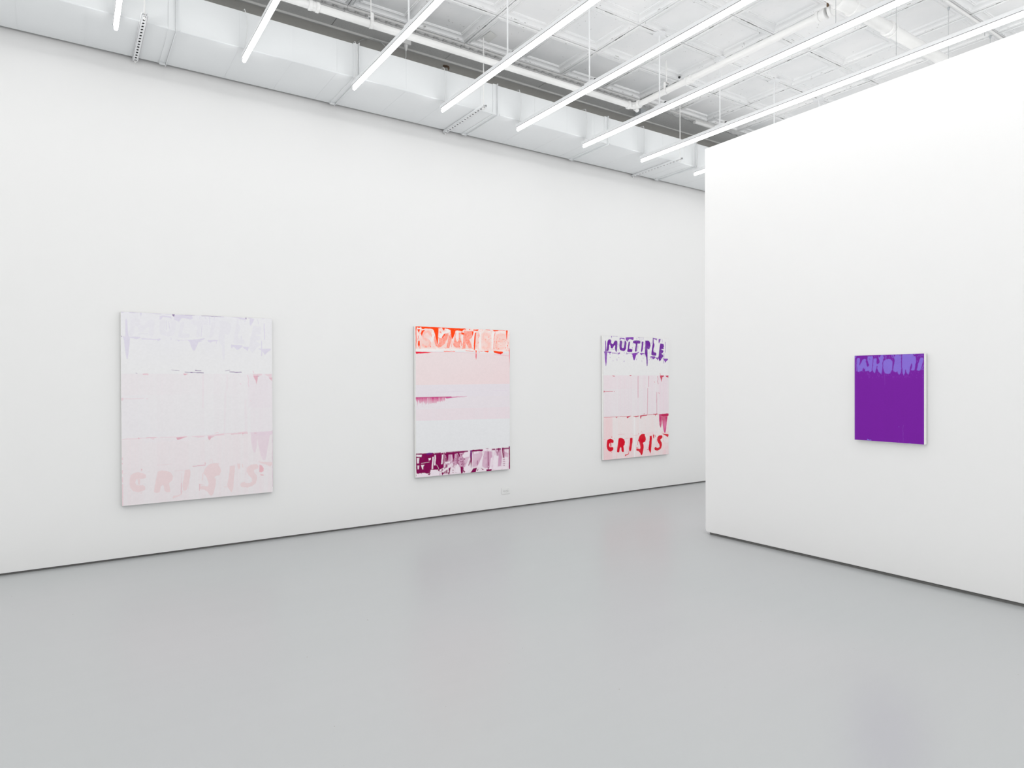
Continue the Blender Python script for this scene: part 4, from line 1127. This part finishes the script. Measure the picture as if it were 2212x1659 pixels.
class Paint:
    def __init__(self, w, h, nx, ny, base, seed):
        self.w, self.h, self.nx, self.ny = w, h, nx, ny
        self.rng = np.random.RandomState(seed)
        self.c = np.ones((ny, nx, 3)) * np.array(lin(*base))
        self.U, self.V = np.meshgrid(np.linspace(0, 1, nx), np.linspace(0, 1, ny))
        self.px = w / nx                                       # size of a cell in metres
        j = 0.0013
        self.ju = (self.noise(60, 75) - 0.5) * 2 * j / w + (self.noise(30, 40) - 0.5) * 2 * j / w
        self.jv = (self.noise(60, 75) - 0.5) * 2 * j / h + (self.noise(30, 40) - 0.5) * 2 * j / h

    def noise(self, kx, ky, octaves=1):
        o, t, a = 0, 0, 1.0
        for i in range(octaves):
            o = o + a * upsample(self.rng.rand(int(ky * 2 ** i) + 2, int(kx * 2 ** i) + 2), self.ny, self.nx)
            t += a
            a *= 0.6
        return o / t

    def mask(self, poly, soft=0.003, jitter=True):
        m = np.zeros((self.ny, self.nx))
        P = np.array(poly)
        pad = 0.02
        x0, x1 = int(max(0, (P[:, 0].min() - pad) * self.nx)), int(min(self.nx, (P[:, 0].max() + pad) * self.nx + 2))
        y0, y1 = int(max(0, (P[:, 1].min() - pad) * self.ny)), int(min(self.ny, (P[:, 1].max() + pad) * self.ny + 2))
        if x1 <= x0 or y1 <= y0:
            return m
        X, Y = self.U[y0:y1, x0:x1], self.V[y0:y1, x0:x1]
        if jitter:
            X, Y = X + self.ju[y0:y1, x0:x1], Y + self.jv[y0:y1, x0:x1]
        X, Y = X * self.w, Y * self.h
        Q = P * (self.w, self.h)
        d = np.full(X.shape, 1e9)
        ins = np.zeros(X.shape, bool)
        for (ax, ay), (bx, by) in zip(Q, np.roll(Q, -1, 0)):
            ex, ey = bx - ax, by - ay
            l2 = ex * ex + ey * ey + 1e-12
            t = np.clip(((X - ax) * ex + (Y - ay) * ey) / l2, 0, 1)
            d = np.minimum(d, (X - ax - t * ex) ** 2 + (Y - ay - t * ey) ** 2)
            cr = (ay > Y) != (by > Y)
            ins ^= cr & (X < ex * (Y - ay) / (ey if abs(ey) > 1e-12 else 1e-12) + ax)
        sd = np.where(ins, -1, 1) * np.sqrt(d)
        m[y0:y1, x0:x1] = np.clip(0.5 - sd / soft, 0, 1)
        return m

    def polys(self, key, soft=0.003, scale=None):
        m = np.zeros((self.ny, self.nx))
        for s in ART[key]:
            p = [tuple(map(float, q.split(','))) for q in s.split()]
            m = np.maximum(m, self.mask(p, soft))
        return m

    def lay(self, m, rgb, alpha=1.0):
        a = np.clip(m * alpha, 0, 1)[..., None]
        self.c = self.c * (1 - a) + np.array(lin(*rgb)) * a

    def band(self, v0, v1, slope0=0.0, slope1=0.0, soft=0.004):
        a = np.clip((self.V - (v0 + slope0 * self.U)) / soft + 0.5, 0, 1)
        b = np.clip(((v1 + slope1 * self.U) - self.V) / soft + 0.5, 0, 1)
        return a * b

    def streaks(self, n, seed):
        r = np.random.RandomState(seed)
        a = upsample(r.rand(2, n), self.ny, self.nx)
        b = upsample(r.rand(3, n * 3), self.ny, self.nx)
        return 0.6 * a + 0.4 * b

    def build(self, name, mat, parent, y):
        nx, ny = self.nx, self.ny
        e = 0.0015
        X = (self.U - 0.5) * (self.w - 2 * e)
        Z = (0.5 - self.V) * (self.h - 2 * e)
        co = np.stack([X, np.full_like(X, y), Z], -1).reshape(-1, 3)
        i = np.arange(nx * ny).reshape(ny, nx)
        q = np.stack([i[:-1, :-1], i[1:, :-1], i[1:, 1:], i[:-1, 1:]], -1).reshape(-1, 4)
        me = bpy.data.meshes.new(name)
        me.vertices.add(len(co))
        me.vertices.foreach_set('co', co.ravel().astype(np.float32))
        me.loops.add(q.size)
        me.loops.foreach_set('vertex_index', q.ravel().astype(np.int32))
        me.polygons.add(len(q))
        me.polygons.foreach_set('loop_start', np.arange(0, q.size, 4, dtype=np.int32))
        me.update(calc_edges=True)
        at = me.attributes.new('paint', 'FLOAT_COLOR', 'POINT')
        col = np.concatenate([np.clip(self.c * (0.985 + 0.03 * self.noise(nx // 4, ny // 4)[..., None]), 0, 1) * PAINT_GAIN, np.ones((ny, nx, 1))], -1)
        at.data.foreach_set('color', col.ravel().astype(np.float32))
        me.materials.append(mat)
        o = bpy.data.objects.new(name, me)
        COL.objects.link(o)
        o.parent = parent
        return o


PAINT_GAIN = 1.08


def canvas(label, x0, x1, z0, z1, depth, loc=None, rz=0.0):
    w_, h_ = x1 - x0, z1 - z0
    t = thing('painting', label, 'painting', loc or ((x0 + x1) / 2, WALL_Y, (z0 + z1) / 2), rz, group='stretched canvas paintings')
    MB().box((-w_ / 2, -depth, -h_ / 2), (w_ / 2, -0.004, h_ / 2)).build('stretched_canvas', M_CANVAS, t, bevel=0.003)
    return t, w_, h_


# --- third painting: MULTIPLE / CRISIS in violet and red
def word_layers(P, strong):
    vio, vio2 = ((110, 36, 152), (130, 56, 172)) if strong else ((227, 225, 230), (218, 213, 226))
    red, mag, pnk = ((214, 2, 38), (200, 16, 104), (231, 216, 223)) if strong else ((231, 211, 213), (227, 210, 219), (230, 225, 228))
    n1, n2 = P.noise(14, 18, 3), P.noise(60, 80, 2)
    # pale rolled bands
    st = P.streaks(46, 5)
    mid = P.band(0.318, 0.653)
    P.lay(mid * (0.35 + 0.75 * st), pnk, 0.75 if strong else 0.8)
    P.lay(P.band(0.318, 0.43) * (0.3 + 0.5 * st) * np.clip(1.1 - 1.1 * P.U, 0, 1), (236, 212, 219) if strong else (231, 221, 225), 0.4)
    P.lay(P.band(0.318, 0.653) * (P.U > 0.84) * (0.4 + 0.5 * st), (232, 210, 220) if strong else (230, 221, 226), 0.5)
    lo = P.band(0.654, 1.01, -0.004, 0.0)
    P.lay(lo * (0.45 + 0.6 * st), (235, 220, 220) if strong else (232, 222, 225), 0.9)
    if strong:
        P.lay(lo * np.clip((0.13 - P.U) / 0.01 + 0.5, 0, 1) * (0.4 + 0.6 * st), (238, 196, 200), 0.6)
        P.lay(P.band(0.90, 1.01) * (0.3 + 0.8 * P.streaks(70, 9)) * (0.3 + 0.8 * n1), (236, 190, 196), 0.45)
        P.lay(P.band(0.80, 1.01) * np.clip((P.U - 0.3) * 2, 0, 1) * (n1 > 0.52), (238, 200, 206), 0.4)
        P.lay(P.band(0.66, 1.01) * (np.abs(P.U - 0.455) < 0.012), (238, 234, 234), 0.8)
    P.lay(P.polys('mid_streak', 0.012), (206, 120, 150) if strong else (228, 212, 219), 0.6 if strong else 0.35)
    # violet word with drips
    m = P.polys('mult_drip')
    P.lay(m * (0.80 + 0.3 * n1), vio2)
    m = P.polys('multiple')
    P.lay(m * (0.9 + 0.15 * n1), vio)
    if strong:                                               # dragged specks between and inside the letters
        sp = (P.band(0.03, 0.21) * (n2 > 0.70)) * (P.streaks(60, 12) > 0.55) * (P.U > 0.05)
        P.lay(sp, (150, 96, 186), 0.55)
    # reds
    P.lay(P.polys('mid_red'), (200, 16, 70) if strong else (228, 206, 213), 0.9)
    P.lay(P.polys('band_red'), (196, 10, 62) if strong else (229, 204, 211), 0.95)
    P.lay(P.polys('band_mag'), (190, 4, 80) if strong else (227, 210, 220), 0.97)
    md = P.polys('mag_drip', 0.006)
    P.lay(md * (0.62 + 0.5 * n1), mag, 0.97)
    if strong:
        hole = np.exp(-((P.U - 0.935) / 0.030) ** 2) * np.clip((P.V - 0.70) * 30, 0, 1) * np.clip((0.84 - P.V) * 12, 0, 1)
        P.lay(md * hole, (226, 130, 176), 0.7)
    P.lay(P.polys('crisis_thin', 0.004), (226, 96, 116) if strong else (230, 208, 212), 0.7)
    P.lay(P.polys('crisis_bits'), red, 0.95)
    m = P.polys('crisis', 0.004)
    P.lay(m * (0.94 + 0.1 * n1), red)


t, w_, h_ = canvas('tall canvas with the word MULTIPLE in violet above CRISIS in red', 5.613, 6.795, 0.454, 2.026, 0.040)
P = Paint(w_, h_, 320, 430, (231, 230, 230), 11)
word_layers(P, True)
P.build('painted_face', M_ART, t, -0.0408)

# --- first painting: the same words as a faint ghost print
t, w_, h_ = canvas('large pale canvas with faint ghost lettering, leftmost on the long wall', 0.370, 1.570, 0.447, 2.042, 0.040)
P = Paint(w_, h_, 400, 530, (231, 230, 231), 23)
P.lay(np.clip(0.30 - P.V, 0, 1) * 3 * P.noise(6, 5, 2), (224, 222, 232), 0.5)
word_layers(P, False)
g = P.noise(14, 18, 3)
P.lay(P.polys('p1_wash', 0.01), (229, 220, 226), 0.4)
P.lay(P.band(0.43, 0.68) * (P.noise(3, 3) > 0.5), (228, 226, 231), 0.2)
P.lay(P.polys('p1_dark') * (0.5 + 0.6 * P.noise(70, 70)), (118, 82, 140), 0.95)
P.lay(P.polys('p1_red', 0.004) * (0.45 + 0.5 * g), (216, 148, 166), 0.8)
P.lay(P.polys('p1_curl', 0.004), (228, 178, 186), 0.9)
P.lay(P.polys('p1_edge', 0.005) * (0.4 + 0.6 * P.noise(4, 60)), (190, 130, 170), 0.8)
P.lay((P.U < 0.006) * P.band(0.75, 1.0) * (P.noise(4, 50) > 0.45), (228, 186, 196), 0.5)
P.lay((P.V < 0.004) * np.clip(P.noise(30, 4) * 3 - 1.2, 0, 1), (206, 198, 216), 0.6)
P.build('painted_face', M_ART, t, -0.0408)

# --- second painting: SUNRISE in orange, maroon band below
t, w_, h_ = canvas('tall canvas with orange SUNRISE lettering on top and a maroon band at the bottom', 3.015, 4.195, 0.4535, 2.036, 0.040)
P = Paint(w_, h_, 350, 500, (230, 229, 230), 31)
n1, n2, n3 = P.noise(12, 16, 3), P.noise(80, 110, 2), P.noise(5, 6, 2)
P.lay(P.band(-0.1, 0.152), (244, 226, 222))
P.lay(P.band(-0.1, 0.150) * (n1 > 0.48), (242, 206, 198), 0.5)
P.lay(P.polys('sun_pale', 0.006) * (0.3 + 0.9 * n2), (246, 198, 188), 0.6)
P.lay(P.polys('sun_pink', 0.006) * (0.55 + 0.6 * n2), (255, 140, 118), 0.92)
P.lay(P.polys('sun_white', 0.004), (243, 236, 234), 0.9)
P.lay(P.polys('sun_orange'), (255, 70, 8))
P.lay(P.polys('sun_ghost', 0.008) * (0.3 + 0.8 * n2), (252, 176, 160), 0.45)
P.lay(P.polys('sun_s', 0.008) * (0.3 + 0.9 * n2), (254, 156, 138), 0.55)
sp = P.band(0.0, 0.15) * (n2 > 0.72) * (P.noise(25, 30) > 0.55)
P.lay(sp, (255, 120, 80), 0.55)
up = P.band(0.166, 0.389, 0.0, -0.004)
P.lay(up * (0.75 + 0.3 * P.V / 0.4), (235, 219, 220), 1.0)
P.lay(up * np.clip((P.U + P.V * 2 - 0.9) * 0.7, 0, 1) * (0.7 + 0.4 * P.streaks(30, 3)), (236, 212, 214), 0.8)
P.lay(P.band(0.389, 0.471, -0.004, 0.0), (229, 222, 228), 0.95)
P.lay(P.polys('sun_red', 0.004), (236, 10, 52))
P.lay(P.polys('sun_red2', 0.006) * (0.4 + 0.5 * n1), (232, 150, 172), 0.6)
P.lay(P.band(0.470, 0.625, 0.0, 0.010), (230, 222, 227), 0.9)
P.lay(P.band(0.55, 0.625, 0.0, 0.010) * (0.5 + 0.5 * P.streaks(30, 8)), (233, 219, 224), 0.8)
P.lay(P.band(0.625, 0.845, 0.010, 0.0), (229, 229, 231), 0.9)
P.lay(P.polys('sun_faint', 0.004), (216, 200, 216), 0.6)
cm = P.polys('sun_comb', 0.005)
fade = np.clip((0.535 - P.V) / 0.07, 0.15, 1)
P.lay(cm * fade * (0.45 + 0.9 * P.streaks(60, 4)), (206, 22, 124), 1.0)
P.lay(P.polys('sun_wedge', 0.004), (204, 60, 140), 0.9)
edge = P.band(0.4685, 0.4735) * (P.U < 0.36)
P.lay(edge, (190, 10, 110), 0.9)
lowm = P.band(0.842, 1.1)
P.lay(lowm, (234, 221, 229))
P.lay(lowm * (n1 > 0.5), (220, 190, 208), 0.4)
P.lay(P.polys('low_mid', 0.008) * (0.35 + 0.9 * n1), (192, 124, 166), 0.7)
dk = P.polys('low_dark', 0.004)
P.lay(dk * (0.88 + 0.3 * n1), (130, 0, 78))
P.lay(P.band(0.845, 0.99) * (P.U < 0.5) * (n2 > 0.62) * (P.streaks(40, 6) > 0.5), (136, 8, 84), 0.8)
P.lay(P.band(0.845, 0.99) * (P.streaks(70, 14) > 0.70) * (n1 > 0.50), (134, 6, 82), 0.8)
P.lay(P.band(0.845, 0.855) * (P.noise(30, 6) > 0.42), (132, 4, 84), 0.9)
P.lay(P.polys('low_blue', 0.008), (96, 20, 140), 0.6)
P.lay(P.polys('low_white', 0.005) * (0.78 + 0.4 * n1), (238, 226, 234), 0.96)
P.build('painted_face', M_ART, t, -0.0408)

# --- small purple canvas on the partition
sc_, zc_ = (4.195 - 2.485), 1.324
q = pp(1.7105, 0)
pang = math.atan2(pdir.y, pdir.x)
t, w_, h_ = canvas('small square purple canvas with pale violet lettering on the partition', -0.2475, 0.2475, -0.3235, 0.3235, 0.042,
                   loc=(q[0], q[1] + 0.018, 1.325), rz=pang)
P = Paint(w_, h_, 270, 340, (119, 30, 158), 41)
n1 = P.noise(8, 10, 3)
P.lay(np.ones_like(P.U) * (0.3 + 0.6 * P.streaks(40, 2)), (114, 30, 152), 0.5)
P.lay((np.abs(P.U - 0.5) > 0.48) * P.streaks(60, 4), (128, 52, 170), 0.5)
P.lay(P.band(0.0, 0.27) * (P.noise(50, 50, 2) > 0.66), (134, 60, 180), 0.35)
P.lay(P.polys('want_blue', 0.004) * (0.92 + 0.1 * n1), (133, 108, 207))
P.lay(P.polys('want_dark', 0.002), (116, 34, 158), 1.0)
P.lay(P.polys('want_blue2', 0.002), (130, 98, 200), 0.8)
P.lay(P.polys('want_faint', 0.003), (142, 84, 190), 0.45)
P.lay(P.polys('want_spot', 0.003), (136, 116, 214), 0.9)
P.build('painted_face', M_ART_GLOSS, t, -0.0428)
